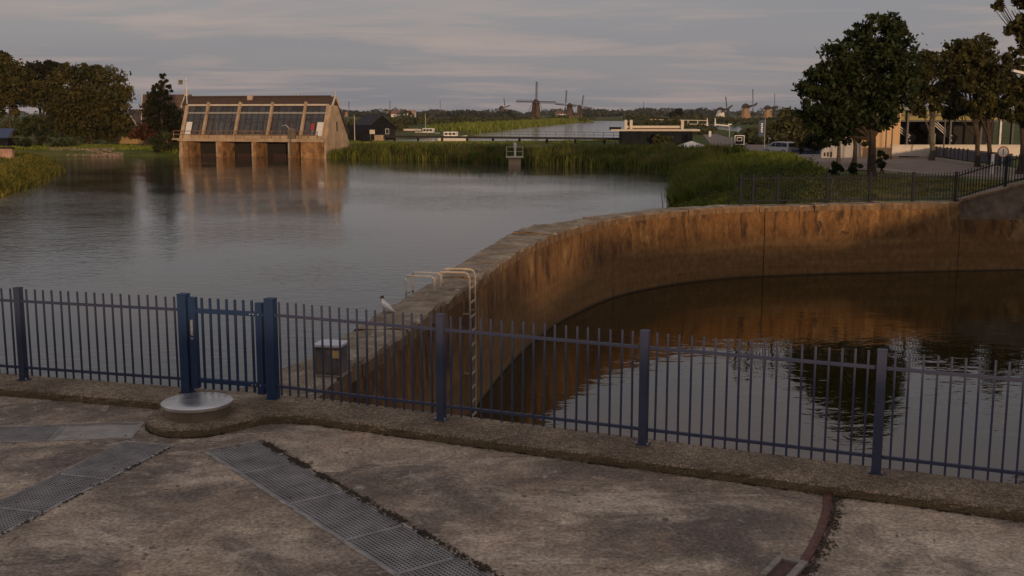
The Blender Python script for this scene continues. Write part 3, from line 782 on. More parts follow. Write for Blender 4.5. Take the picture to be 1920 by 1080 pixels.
# joints: by the x of the inner face
cut = [0]
for pxj in (1148, 1427, 1797):
    tgt = None
    for i, p in enumerate(IN):
        if i < cut[-1] + 5: continue
        sx = 960 + F * p[0] / (p[1] * cp - (ZT - HC) * sp)
        if sx >= pxj: tgt = i; break
    cut.append(tgt)
cut.append(len(IN) - 1)
CB = -0.13                              # underside of the coping
for s_, e_ in zip(cut[:-1], cut[1:]):
    bb = MB(); vs_ = []; n = 0
    low = (s_ == cut[3])
    zt = -0.58 if low else CB
    idx = list(range(s_, e_ + 1))
    lev = [-4.6, -2.4, -1.6, -0.9, zt]
    for i in idx:
        sh = 0.0
        ins = 0.014 if i in (s_, e_) else 0.0
        tx, ty = nor[i][1], -nor[i][0]
        k_ = 0.016 if i == s_ else (-0.016 if i == e_ else 0)
        for z_ in lev:
            bt = 0.03 * (zt - z_)          # slight batter outwards below
            vs_.append((IN[i][0] - nor[i][0] * (bt * 0.4 - ins) + tx * k_, IN[i][1] - nor[i][1] * (bt * 0.4 - ins) + ty * k_, z_))
        vs_.append((OUT[i][0] + tx * k_, OUT[i][1] + ty * k_, zt)); vs_.append((OUT[i][0] + tx * k_, OUT[i][1] + ty * k_, -4.6)); n += 1
    K = len(lev) + 2
    fs_ = [(j * K + k, j * K + (k + 1) % K, (j + 1) * K + (k + 1) % K, (j + 1) * K + k) for j in range(n - 1) for k in range(K)]
    fs_ += [tuple(range(K)), tuple(range((n - 1) * K + K - 1, (n - 1) * K - 1, -1))]
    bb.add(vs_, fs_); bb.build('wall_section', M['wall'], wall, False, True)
# coping: cast in uneven lengths
def coping(s_, e_, z0, z1, name, mat, ov=0.02, wfac=1.0):
    bb = MB(); vs_ = []; n = 0
    dzz = rng.normal(0, 0.012); tilt = rng.normal(0, 0.01)
    for i in range(s_, e_ + 1):
        tx, ty = nor[i][1], -nor[i][0]; k_ = 0.02 if i == s_ else (-0.02 if i == e_ else 0)
        w = wid[i] * wfac
        row = [(-ov, z0), (-ov, z1 - 0.045), (-ov + 0.03, z1)] + [(w * f, z1 + 0.012 * math.sin(f * 3)) for f in (0.25, 0.5, 0.75)] + [(w + ov - 0.04, z1), (w + ov, z1 - 0.06), (w + ov, z0)]
        for q_, (u_, z_) in enumerate(row):
            ju = rng.normal(0, 0.014) if 0 < q_ < len(row) - 1 else 0; jz = rng.normal(0, 0.010) if 0 < q_ < len(row) - 1 else 0
            kk = k_ + (rng.normal(0, 0.012) if k_ else 0)
            vs_.append((IN[i][0] + nor[i][0] * (u_ + ju) + tx * kk, IN[i][1] + nor[i][1] * (u_ + ju) + ty * kk, z_ + jz + (dzz + tilt * (u_ - w / 2) if z_ > z0 else 0)))
        n += 1
    K = len(row)
    fs_ = [(j * K + k, j * K + (k + 1) % K, (j + 1) * K + (k + 1) % K, (j + 1) * K + k) for j in range(n - 1) for k in range(K)]
    fs_ += [tuple(range(K)), tuple(range((n - 1) * K + K - 1, (n - 1) * K - 1, -1))]
    bb.add(vs_, fs_); return bb.build(name, mat, wall, False, True)
i = 0
while i < cut[3]:
    e_ = min(i + int(rng.integers(8, 14)), cut[3])
    if cut[3] - e_ < 4: e_ = cut[3]
    coping(i, e_, CB + 0.003, ZT, 'coping_slab', M['coping']); i = e_
# wing wall that climbs to the right above the lower wall
W0 = IN[cut[3]]
wing = thing('wing_wall', 'sloping concrete wing wall climbing right at the end of the curved wall', 'wall', (W0[0], W0[1], -0.6))
M['wing'] = simple('grey_wing_concrete', (0.215, 0.165, 0.125), 0.85, 0.4, 2.2, 0, 0.5, dark=(0.10, 0.075, 0.055))
wa = Vector((W0[0] + 0.03, W0[1] + 0.30, 0)); wb_ = Vector((30.0, 44.3, 0)); wd = (wb_ - wa).normalized(); wn_ = Vector((-wd.y, wd.x, 0))
wl_ = (wb_ - wa).length
prof = [(0, -0.66), (wl_, -0.66), (wl_, 2.0), (8.0, 2.0), (0.0, 0.09)]
MB().plate([wa + wd * u_ + Vector((0, 0, z_)) for u_, z_ in prof], wn_ * 0.6).build('wall_face', M['wing'], wing, False, True)
cpp = [(-0.02, 0.093), (0, 0.19), (8.0, 2.10), (wl_, 2.10), (wl_, 2.003), (8.0, 2.003)]
MB().plate([wa + wd * u_ + wn_ * -0.05 + Vector((0, 0, z_)) for u_, z_ in cpp], wn_ * 0.7).build('coping', M['coping'], wing, False, True)

# far fence on the wall, dark grey blue
fp = [(8.85, 41.55)] + [v2(P(x, y, ZT)) for x, y in [(1463, 383), (1555, 381), (1640, 380), (1722, 379)]]
def nudge(x):                         # stay on the wall top: 0.4 m behind the inner face
    i = min(range(len(IN)), key=lambda k: abs(IN[k][0] - x) + (0 if IN[k][1] > 38 else 99)); return (IN[i][0] + nor[i][0] * 0.5, IN[i][1] + nor[i][1] * 0.5)
xs_f = [8.75, 9.15, 10.05, 12.0, 13.75, 15.6, 17.35]
fpost = [nudge(x) for x in xs_f]
ff = thing('picket_fence', 'dark grey blue picket fence on the far side of the dock, before the trees', 'fence', (fpost[0][0], fpost[0][1], ZT))
base = Vector((fpost[0][0], fpost[0][1], ZT))
pm = MB().box((0, 0, 0.58), (0.09, 0.09, 1.16)).mesh('post', M['fence_far']); pkm = MB().box((0, 0, 0.60), (0.026, 0.026, 1.06)).mesh('picket', M['fence_far'])
chain = [Vector((*p, ZT)) for p in fpost]
for u_ in (2.0, 4.0, 6.0, 8.0): q_ = wa + wd * u_ + wn_ * 0.3; chain.append(Vector((q_.x, q_.y, 0.19 + 1.91 * u_ / 8.0)))
for p in chain: link('post', pm, ff, p - base)
for p, q_ in zip(chain[:-1], chain[1:]):
    d = q_ - p; Ln = d.length
    for z_ in (0.14, 0.98):
        MB().bar(p - base + Vector((0, 0, z_)), q_ - base + Vector((0, 0, z_)), 0.04, 0.04).build('rail', M['fence_far'], ff)
    npk = max(1, int(Ln / 0.125) - 1)
    for k in range(npk): link('picket', pkm, ff, p + d * ((k + 1) / (npk + 1)) - base)
MB().bar(chain[0] - base + Vector((0, 0, 1.05)), chain[0] - base + Vector((-0.35, 0.35, 0.0)), 0.05).build('brace', M['fence_far'], ff)

# ladders over the wall
def wall_at(pxj, z=ZT):
    for i, p in enumerate(IN):
        if 960 + F * p[0] / (p[1] * cp - (z - HC) * sp) >= pxj and p[1] > 14: return i
iL = wall_at(868)
tx, ty = nor[iL][1], -nor[iL][0]; nrm = Vector((*nor[iL], 0)); tan = Vector((tx, ty, 0)); p0 = Vector((*IN[iL], ZT))
t = thing('dock_ladder', 'cream steel ladder hooked over the dock side of the curved wall', 'ladder', p0)
for s_ in (-0.24, 0.24):
    o = tan * s_ - nrm * 0.14
    pth = [nrm * 0.55 + tan * s_ + Vector((0, 0, 0.02)), nrm * 0.55 + tan * s_ + Vector((0, 0, 0.22)), nrm * 0.50 + tan * s_ + Vector((0, 0, 0.30)), nrm * 0.40 + tan * s_ + Vector((0, 0, 0.32)),
           o + nrm * 0.10 + Vector((0, 0, 0.32)), o + nrm * 0.03 + Vector((0, 0, 0.29)), o + Vector((0, 0, 0.2)), o + Vector((0, 0, -2.9))]
    MB().tube(pth, 0.020, 8).build('side_rail', M['paleladder'], t, True)
rg_ = MB().bar(tan * -0.24, tan * 0.24, 0.03).mesh('rung', M['paleladder'])
for k in range(10): link('rung', rg_, t, -nrm * 0.14 + Vector((0, 0, 0.0 - 0.29 * k)))
br = MB()
for z_ in (-0.5, -1.7):
    for s_ in (-0.24, 0.24): br.bar(tan * s_ - nrm * 0.14 + Vector((0, 0, z_)), tan * s_ + nrm * 0.02 + Vector((0, 0, z_)), 0.03)
br.build('wall_bracket', M['paleladder'], t)
# hoop of the ladder on the water side
pO = P(790, 542, ZT); iO = min(range(len(IN)), key=lambda k: math.dist(OUT[k], (pO.x, pO.y)))
nO = Vector((*nor[iO], 0)); tO = Vector((nor[iO][1], -nor[iO][0], 0)); p0 = Vector((*OUT[iO], ZT))
t = thing('dock_ladder', 'grey steel ladder hoops on the open water side of the curved wall', 'ladder', p0)
for s_ in (-0.24, 0.24):
    q_ = tO * s_
    MB().tube([q_ - nO * 0.42 + Vector((0, 0, 0.02)), q_ - nO * 0.42 + Vector((0, 0, 0.26)), q_ - nO * 0.38 + Vector((0, 0, 0.30)), q_ + nO * 0.10 + Vector((0, 0, 0.30)), q_ + nO * 0.14 + Vector((0, 0, 0.26)), q_ + nO * 0.14 + Vector((0, 0, -2.3))], 0.022, 8).build('side_rail', M['galv'], t, True)
rg2 = MB().bar(tO * -0.24, tO * 0.24, 0.03).mesh('rung', M['galv'])
for k in range(8): link('rung', rg2, t, nO * 0.14 + Vector((0, 0, -0.05 - 0.29 * k)))

# cabinet on the wall end
pb_ = P(622, 698, ZT + 0.02); t = thing('switch_cabinet', 'small dark steel cabinet with pale lid on the wall end behind the fence', 'cabinet', (pb_.x, pb_.y, ZT), R_(-12))
MB().box((0, 0, 0.20), (0.34, 0.30, 0.38)).build('housing', M['boxmetal'], t, bev=0.008)
MB().box((0, 0, 0.405), (0.39, 0.36, 0.035)).build('lid', M['boxtop'], t, bev=0.006)
MB().box((0.12, -0.158, 0.30), (0.09, 0.02, 0.10)).build('warning_plate', M['amber'], t)
MB().box((0, -0.155, 0.2), (0.27, 0.01, 0.30)).build('door', M['boxmetal'], t)
MB().box((0, 0, 0.008), (0.46, 0.42, 0.02)).build('foot', M['coping'], t)
for sx in (-0.1, 0.1): pass

# ------------------------------------------------------------------ the gull
pg = P(722, 585, ZT + 0.02); gull = thing('gull', 'white black headed gull perched on the curved wall', 'bird', (pg.x, pg.y, ZT + 0.01), R_(172)); gull.scale = (0.95, 1.45, 1.0)
def ellip_loft(path, n=12):            # path: (centre, ry, rz) along x
    bb = MB(); vs_ = []
    for (c, ry, rz) in path:
        for k in range(n):
            a = 2 * math.pi * k / n; vs_.append((c[0], c[1] + ry * math.cos(a), c[2] + rz * math.sin(a)))
    m = len(path)
    fs_ = [(j * n + k, j * n + (k + 1) % n, (j + 1) * n + (k + 1) % n, (j + 1) * n + k) for j in range(m - 1) for k in range(n)] + [tuple(range(n)), tuple(range(m * n - 1, (m - 1) * n - 1, -1))]
    return bb.add(vs_, fs_)
ellip_loft([((0.112, 0, 0.246), 0.006, 0.006), ((0.108, 0, 0.244), 0.022, 0.024), ((0.092, 0, 0.240), 0.030, 0.033), ((0.075, 0, 0.215), 0.030, 0.036), ((0.070, 0, 0.175), 0.042, 0.052), ((0.03, 0, 0.140), 0.056, 0.060), ((-0.04, 0, 0.125), 0.052, 0.050), ((-0.11, 0, 0.108), 0.030, 0.026), ((-0.16, 0, 0.090), 0.014, 0.008), ((-0.19, 0, 0.080), 0.018, 0.004)]).build('body', M['bird_white'], gull, True)
ellip_loft([((0.128, 0, 0.240), 0.004, 0.005), ((0.120, 0, 0.243), 0.020, 0.022), ((0.105, 0, 0.247), 0.031, 0.033), ((0.086, 0, 0.250), 0.032, 0.031), ((0.070, 0, 0.246), 0.020, 0.018)]).build('hood', M['bird_dark'], gull, True)
for s_ in (-1, 1):
    ellip_loft([((0.055, s_ * 0.046, 0.155), 0.006, 0.020), ((0.0, s_ * 0.056, 0.142), 0.010, 0.036), ((-0.08, s_ * 0.044, 0.118), 0.009, 0.028), ((-0.17, s_ * 0.018, 0.094), 0.005, 0.010), ((-0.22, s_ * 0.006, 0.082), 0.002, 0.003)]).build('wing', M['bird_grey'], gull, True)
    MB().cyl((0.02, s_ * 0.022, 0.095), (0.022, s_ * 0.022, 0.004), 0.005, 0.004, 6).bar((0.01, s_ * 0.022, 0.004), (0.05, s_ * 0.03, 0.003), 0.02, 0.005).build('leg', M['bird_leg'], gull)
MB().cyl((0.124, 0, 0.238), (0.160, 0, 0.230), 0.007, 0.002, 6).build('beak', M['bird_leg'], gull)

for o in gull.children:
    if o.name.split('.')[0] in ('body', 'hood', 'wing', 'beak'): o.rotation_euler = (0, -0.32, 0); o.location = (0.035, 0, 0.0)

# ------------------------------------------------------------------ foliage
def leaves(pts_, size, up=None, aspect=0.55):
    n = len(pts_)
    d1 = rng.normal(size=(n, 3)); d1 /= np.linalg.norm(d1, axis=1)[:, None]
    d2 = rng.normal(size=(n, 3)); d2 -= (d2 * d1).sum(1)[:, None] * d1; d2 /= np.linalg.norm(d2, axis=1)[:, None]
    s_ = size * rng.uniform(0.6, 1.35, n)[:, None]
    a = pts_ - d1 * s_; b_ = pts_ + d2 * s_ * aspect - d1 * s_ * 0.1; c = pts_ + d1 * s_; e_ = pts_ - d2 * s_ * aspect + d1 * s_ * 0.15
    nrm_ = np.cross(d1, d2); c = c + nrm_ * s_ * 0.35; a = a + nrm_ * s_ * 0.2
    Vv = np.stack([a, b_, c, e_], 1).reshape(-1, 3); Ff = np.arange(4 * n).reshape(n, 4)
    return Vv, Ff
def crown_points(blobs, n, hollow=0.35):
    B = np.array(blobs, float); w = (B[:, 3] * B[:, 4] * B[:, 5]) ** 0.70; w /= w.sum()
    # many small clumps on each blob, so the outline is broken
    nc = max(10, n // 45); k = rng.choice(len(B), nc, p=w)
    d = rng.normal(size=(nc, 3)); d /= np.linalg.norm(d, axis=1)[:, None]
    rr = rng.uniform(hollow, 1.0, nc) ** 0.55
    C = B[k, :3] + d * B[k, 3:] * rr[:, None]
    cs = B[k, 3:].mean(1) * rng.uniform(0.08, 0.22, nc)
    j = rng.integers(0, nc, n)
    pts_ = C[j] + np.clip(rng.normal(size=(n, 3)), -1.9, 1.9) * cs[j][:, None] * np.array([1, 1, 0.7])
    return pts_
def tree(name, label, base, blobs, n, size, lm, bm, group=None, tr=0.2, trunk_top=None, lean=(0, 0), trunks=None, cat='tree', hollow=0.35):
    base = Vector(base); t = thing(name, label, cat, base, 0, group)
    bl = [(c[0] - base.x, c[1] - base.y, c[2] - base.z, *c[3:]) for c in blobs]
    zt_ = max(c[2] + c[5] * 0.3 for c in bl)
    B = MB()
    for (ox, tr_, lx_) in (trunks or [(0, tr, lean[0])]):
        cx = sum(c[0] for c in bl) / len(bl); pts_ = []; rs = []
        low = min(c[2] - c[5] for c in bl); top = zt_ * 0.82
        for k in range(7):
            f = k / 6; pts_.append(Vector((ox + lx_ * f * top + (cx - ox - lx_ * top) * 0.5 * f * f + rng.normal(0, 0.012) * top * (k > 0), rng.normal(0, 0.01) * top * (k > 0), -0.15 + f * top))); rs.append(tr_ * (1.25 if k == 0 else 1.0) * (1 - 0.72 * f))
        B.tube(pts_, rs, 8)
        for c in bl:
            f0 = rng.uniform(0.35, 0.7); st = pts_[int(f0 * 6)]
            en = Vector(c[:3]); md = st.lerp(en, 0.5) + Vector((0, 0, -0.06 * (en - st).length))
            B.tube([st, md, en], [tr_ * 0.42, tr_ * 0.26, tr_ * 0.08], 6)
            for _ in range(3):
                e2 = en + Vector((rng.normal() * c[3], rng.normal() * c[4], abs(rng.normal()) * c[5])) * 0.5
                B.tube([md, md.lerp(e2, 0.6), e2], [tr_ * 0.16, tr_ * 0.10, tr_ * 0.03], 5)
    B.build('trunk', bm, t, True)
    Vv, Ff = leaves(crown_points(bl, n, hollow), size)
    link('crown', np_mesh('crown', Vv, Ff, lm), t)
    return t
def pblobs(lst, d, depth=0.8):         # (px, py, radius px[, ry px]) at distance d
    o = []
    for it in lst:
        p = D(it[0], it[1], d); r_ = it[2] * d / F; rz = (it[3] if len(it) > 3 else it[2]) * d / F
        o.append((p.x, d + rng.normal(0, 0.25) * r_, p.z, r_, r_ * depth, rz))
    return o
def bush(name, label, blobs, n, size, lm, group=None, cat='bush'):
    x = sum(c[0] for c in blobs) / len(blobs); y = sum(c[1] for c in blobs) / len(blobs)
    base = Vector((x, y, max(gz(x, y), WL))); t = thing(name, label, cat, base, 0, group)
    bl = [(c[0] - base.x, c[1] - base.y, c[2] - base.z, *c[3:]) for c in blobs]
    Bm = MB()
    for c in bl:
        for _ in range(3): Bm.tube([(c[0] * 0.4 + rng.normal() * 0.1, c[1] * 0.4, -0.1), (c[0] * 0.8, c[1], c[2] * 0.6), (c[0] + rng.normal() * c[3] * 0.4, c[1], c[2] + c[5] * 0.5)], [0.05, 0.035, 0.01], 5)
    Bm.build('stem', M['bark'], t)
    Vv, Ff = leaves(crown_points(bl, n, 0.2), size); link('crown', np_mesh('crown', Vv, Ff, lm), t); return t

# right bank: the big dark tree and its neighbours
b0 = G(1635, 336, 0)
tree('tree', 'large dark green tree with the tallest crown behind the far fence', (b0.x, b0.y, gz(b0.x, b0.y)),
     pblobs([(1645, 70, 46, 42), (1640, 48, 28, 24), (1600, 110, 52), (1560, 130, 34), (1540, 175, 44), (1660, 130, 60), (1688, 175, 36), (1620, 185, 60), (1530, 205, 38), (1570, 225, 44, 34), (1640, 215, 42, 30), (1690, 120, 30), (1532, 95, 12), (1605, 60, 22), (1678, 60, 24), (1510, 225, 20, 16), (1560, 262, 22, 18)], b0.y, 0.9),
     19000, 0.14, M['leaf_green'], M['bark'], tr=0.24)
b1 = G(1600, 312, 0)
tree('tree', 'slim tree with dark trunk just left of the tallest tree', (b1.x, b1.y, gz(b1.x, b1.y)), pblobs([(1598, 215, 46, 40), (1585, 245, 30, 24), (1605, 170, 40), (1620, 262, 16, 12)], b1.y), 8000, 0.14, M['leaf_green'], M['bark'], tr=0.17)
b2 = G(1572, 306, 0)
tree('tree', 'slim brown trunked tree leftmost of the clump by the road', (b2.x, b2.y, gz(b2.x, b2.y)), pblobs([(1568, 210, 42, 36), (1550, 240, 26, 22), (1580, 180, 34)], b2.y), 6500, 0.15, M['leaf_green'], M['bark_grey'], tr=0.15)
b3 = G(1746, 302, 0)
tree('tree', 'mid sized brownish tree with pale trunk in front of the yellow building', (b3.x, b3.y, gz(b3.x, b3.y)), pblobs([(1745, 150, 30, 36), (1738, 115, 24), (1755, 185, 30, 24), (1728, 190, 20, 26)], b3.y), 6500, 0.16, M['leaf_olive'], M['bark_grey'], tr=0.22)
b4 = G(1822, 314, 0)
tree('tree', 'twin trunked leaning tree with dark spreading crown at the right', (b4.x + 0.6, b4.y, gz(b4.x, b4.y)), pblobs([(1810, 120, 48, 42), (1790, 100, 26), (1835, 95, 30), (1855, 130, 38), (1780, 155, 32), (1820, 180, 46, 34), (1870, 175, 30), (1850, 205, 30, 20), (1795, 205, 26, 18)], b4.y), 15000, 0.15, M['leaf_olive'], M['bark'], trunks=[(-0.25, 0.17, -0.10), (0.65, 0.17, -0.13)])
b5 = D(1912, 300, 62); zb = gz(b5.x, b5.y)
tree('tree', 'dark trunked tree at the right edge beside the street lamp', (b5.x, b5.y, zb), pblobs([(1905, 205, 26, 24), (1925, 150, 34), (1945, 190, 40), (1900, 110, 20), (1915, 228, 18, 12)], 62), 7500, 0.14, M['leaf_olive'], M['bark'], tr=0.2)
b6 = D(2035, 330, 38)
tree('tree', 'tree overhanging from the right with loose leaves in the top corner', (b6.x, b6.y, 0.1), pblobs([(1905, 18, 30, 26), (1950, 30, 60, 50), (1905, 55, 22, 16), (1925, 75, 26, 18), (2010, 40, 70), (2040, 110, 60), (1880, 8, 14, 10), (1975, -30, 50)], 38), 5200, 0.12, M['leaf_olive'], M['bark'], tr=0.2)
# shrubs under the trees
for pxs, lab, nn in (([(1566, 318, 13, 14)], 'small clipped dark bush at the foot of the leftmost slim tree', 700), ([(1603, 322, 15, 14), (1598, 316, 10)], 'round bush at the foot of the dark trunked slim tree', 800), ([(1652, 298, 12, 16)], 'leafy sucker growth beside the trunk of the tallest tree', 420)):
    bush('bush', lab, pblobs(pxs, 62), nn, 0.11, M['leaf_green'])
bw = 118
bush('willow_bush', 'big pale olive bush behind the parked silver car', pblobs([(1480, 235, 34, 30), (1455, 250, 24, 26), (1500, 255, 40, 32), (1530, 250, 30), (1478, 212, 18, 14), (1520, 275, 26, 16), (1460, 270, 18, 16)], 150), 6500, 0.33, M['leaf_willow'])
bush('bush', 'dark bush at the left foot of the white sloped wall', pblobs([(1530, 262, 24, 24), (1512, 275, 14, 12)], 125), 1500, 0.26, M['leaf_dark'])
# left bank trees
def lt(name, label, basepx, d, bl, n, size, lm, tr=0.3, **k):
    p = D(basepx[0], basepx[1], d); return tree(name, label, (p.x, d, gz(p.x, d)), pblobs(bl, d), n, size, lm, M['bark'], tr=tr, **k)
lt('tree', 'tall brown tree cut off by the left edge', (20, 250), 190, [(5, 150, 42), (-30, 140, 50), (40, 160, 34), (20, 185, 36, 30), (-10, 115, 24), (62, 178, 22), (-40, 190, 40)], 15000, 0.30, M['leaf_brown'])
lt('tree', 'dark green tree between the two brown trees at the left', (75, 250), 200, [(75, 155, 34), (100, 142, 26), (60, 145, 26), (85, 185, 30, 24), (115, 132, 16)], 11000, 0.30, M['leaf_dark'])
lt('tree', 'broad rounded rusty brown tree on the left bank', (170, 262), 175, [(160, 170, 52, 46), (125, 165, 36), (205, 175, 44), (222, 212, 30, 34), (120, 215, 38), (165, 225, 56, 40), (205, 235, 36, 28), (185, 140, 24, 18), (128, 135, 18, 16), (150, 135, 22, 16), (108, 190, 22)], 23000, 0.26, M['leaf_brown'], tr=0.35)
lt('tree', 'dark cone shaped tree with a thin tufted top beside the glass pump house', (305, 262), 165, [(304, 222, 38, 30), (302, 195, 27, 24), (300, 172, 15, 14), (310, 150, 9, 9), (303, 142, 6, 8), (318, 166, 7), (328, 238, 24, 20), (282, 240, 22, 20)], 9000, 0.23, M['leaf_dark'])
bush('bush', 'grey green bush under the dark tree at the left', pblobs([(62, 238, 22, 20), (85, 245, 20, 16)], 170), 1100, 0.34, M['leaf_mid'])
bush('bush', 'reddish bush in front of the brown roofed house', pblobs([(272, 248, 22, 14), (255, 255, 16, 10), (292, 250, 14, 10)], 160), 1100, 0.3, M['leaf_red'])
bush('bush', 'bright green waterside bush at the left corner of the pump house', pblobs([(312, 268, 24, 20), (330, 275, 12, 14), (295, 276, 14, 12)], 151), 1500, 0.28, M['leaf_mid'])
bush('hedge', 'low dark hedge along the left bank behind the stones', pblobs([(45, 268, 20, 9), (85, 267, 24, 9), (120, 268, 22, 8)], 160), 1300, 0.28, M['leaf_mid'], cat='hedge')
bush('bush', 'round yellow green bush before the dark pavilion', pblobs([(1243, 264, 17, 13)], 170), 700, 0.28, M['leaf_willow'])
lt('tree', 'small dark round tree on the horizon behind the pavilion', (1270, 224), 560, [(1270, 214, 13, 10), (1262, 217, 8, 7)], 700, 0.7, M['leaf_dark'], tr=0.3)

# ------------------------------------------------------------------ reeds, grass
def blades(XY, Z, h, w, lean=0.25):
    n = len(XY); th = rng.uniform(0, 2 * math.pi, n); hh = h * rng.uniform(0.55, 1.15, n)
    dx_, dy_ = np.cos(th) * w / 2, np.sin(th) * w / 2
    lx_, ly_ = rng.normal(0, lean, n) * hh, rng.normal(0, lean, n) * hh
    base = np.stack([XY[:, 0], XY[:, 1], Z], 1)
    a = base + np.stack([-dx_, -dy_, np.zeros(n)], 1); b_ = base + np.stack([dx_, dy_, np.zeros(n)], 1)
    m1 = base + np.stack([lx_ * 0.35 + dx_ * 0.9, ly_ * 0.35 + dy_ * 0.9, hh * 0.62], 1); m0 = base + np.stack([lx_ * 0.35 - dx_ * 0.9, ly_ * 0.35 - dy_ * 0.9, hh * 0.62], 1)
    tip = base + np.stack([lx_, ly_, hh], 1)
    Vv = np.stack([a, b_, m1, tip, m0], 1).reshape(-1, 3); Ff = np.arange(5 * n).reshape(n, 5)
    return Vv, Ff
def band(line, depth, n, h, w, name, mat, side=1, lean=0.12, zmin=WL - 0.1, clump=0.6, inset=0.2):
    pts_ = [Vector(p) for p in line]; seg = [(a, c, (c - a).length) for a, c in zip(pts_[:-1], pts_[1:])]
    W = np.array([s_[2] for s_ in seg]); W /= W.sum()
    nc = n // 10; k = rng.choice(len(seg), nc, p=W); f = rng.random(nc); u_ = rng.random(nc) ** 1.3 * (depth - inset) + inset
    X = []
    for i in range(nc):
        a, c, l_ = seg[k[i]]; d = (c - a) / l_; nn_ = Vector((-d.y, d.x)) * side; p = a + d * l_ * f[i] + nn_ * u_[i]; X.append((p.x, p.y))
    X = np.array(X); j = rng.integers(0, nc, n); XY = X[j] + rng.normal(0, clump * 0.5, (n, 2)); hv = (h * rng.uniform(0.5, 1.2, nc))[j]
    Z = np.maximum(ground_h(XY[:, 0], XY[:, 1]), zmin)
    ok = poly_sd(XY[:, 0], XY[:, 1], BASIN) < -0.9
    Vv, Ff = blades(XY[ok], Z[ok], hv[ok], w, lean)
    return props(link(name, np_mesh(name, Vv, Ff, mat)), kind='stuff')
sb = shore_b
band([(p[0], p[1]) for p in sb[:8]], 7.0, 46000, 1.1, 0.10, 'reeds', M['reed'], side=1)
band(sb[7:], 3.5, 26000, 1.15, 0.06, 'reeds', M['reed'], side=1, lean=0.2)
M['straw'] = leaf_mat('dry_reed_straw', (0.14, 0.10, 0.045), (0.26, 0.19, 0.085), 0.5, 0.3)
band([(p[0], p[1]) for p in sb[:8]], 5.0, 5000, 1.3, 0.07, 'dry_reeds', M['straw'], side=1, lean=0.18)
band(sb[7:], 3.0, 1500, 1.2, 0.035, 'dry_reeds', M['straw'], side=1, lean=0.25)
def patch(poly, n, h, w, name, mat, lean=0.3, clump=0.3):
    xs_ = [p[0] for p in poly]; ys_ = [p[1] for p in poly]
    XY = np.stack([rng.uniform(min(xs_), max(xs_), n * 3), rng.uniform(min(ys_), max(ys_), n * 3)], 1)
    XY = XY[poly_sd(XY[:, 0], XY[:, 1], poly) > 0][:n]; Z = np.maximum(ground_h(XY[:, 0], XY[:, 1]), WL - 0.1)
    ok = (poly_sd(XY[:, 0], XY[:, 1], BASIN) < -0.9); XY, Z = XY[ok], Z[ok]
    # clumped height
    hv = h * (0.55 + 0.6 * np.abs(np.sin(XY[:, 0] * 1.7 + 2 * np.sin(XY[:, 1] * 0.6)) * np.cos(XY[:, 1] * 0.9 + np.sin(XY[:, 0]))))
    Vv, Ff = blades(XY, Z, hv, w, lean); return props(link(name, np_mesh(name, Vv, Ff, mat)), kind='stuff')
bankpoly = [sb[7], sb[8], sb[9], sb[10], (8.2, 47), (8.8, 43.2), (12.0, 43.4), (13.5, 50)] + [v2(G(x, y, -0.5)) for x, y in [(1552, 328), (1510, 309), (1475, 294), (1400, 290), (1340, 283), (1290, 279)]]
patch(bankpoly, 60000, 0.5, 0.07, 'tall_grass', M['grass'], 0.3)
patch([(12.5, 43.9), (18, 45.2), (24, 45.6)] + [v2(G(x, y, 0)) for x, y in [(1940, 348), (1770, 338), (1640, 327), (1565, 334)]], 9000, 0.14, 0.05, 'short_grass', M['spit'], 0.5)
sa = shore_a
spit_poly = [(-75, 60), sa[0], sa[1], sa[2], sa[3], (sa[3][0] - 8, sa[3][1] + 3), (-75, 118)]
patch(spit_poly, 52000, 0.50, 0.08, 'flowering_grass', M['spit'], 0.3)
band([sa[0], sa[1], sa[2], sa[3]], 2.5, 12000, 0.50, 0.07, 'flowering_grass', M['spit'], side=1, lean=0.3)
patch([(sa[4][0], sa[4][1] + 3.5), (sa[5][0], sa[5][1] + 3.0), (sa[6][0], sa[6][1] + 0.5), (-34, 158), (-60, 172), (-95, 172), (-100, 150)], 16000, 0.35, 0.14, 'bank_grass', M['grass'], 0.3)
# leafy waterside plants at the near end of the bank
fpoly = [sb[8], sb[9], sb[10], (8.0, 50), (8.35, 44.5), (8.9, 42.6), (11.5, 43.6), (14.5, 50), (17.5, 66), (17, 84)]
nm = 520; MX = np.stack([rng.uniform(7.5, 18, nm * 6), rng.uniform(42.5, 92, nm * 6)], 1); MX = MX[poly_sd(MX[:, 0], MX[:, 1], fpoly) > 0.1][:nm]
MX = MX[poly_sd(MX[:, 0], MX[:, 1], BASIN) < -1.1]; nm = len(MX); mh = rng.uniform(0.35, 0.95, nm); mz = np.maximum(ground_h(MX[:, 0], MX[:, 1]), WL)
nl_ = 30000; j = rng.integers(0, nm, nl_); o = rng.normal(size=(nl_, 3)); o /= np.linalg.norm(o, axis=1)[:, None]; o[:, 2] = np.abs(o[:, 2])
pp = np.stack([MX[j, 0] + o[:, 0] * mh[j] * 0.75, MX[j, 1] + o[:, 1] * mh[j] * 0.75, mz[j] + o[:, 2] * mh[j] * rng.uniform(0.7, 1.15, nl_)], 1)
Vv, Ff = leaves(pp, 0.085, aspect=0.42)
M['nettle'] = leaf_mat('waterside_leaves', (0.050, 0.075, 0.014), (0.190, 0.200, 0.036), 0.45, 0.4)
props(link('waterside_plants', np_mesh('waterside_plants', Vv, Ff, M['nettle'])), kind='stuff')
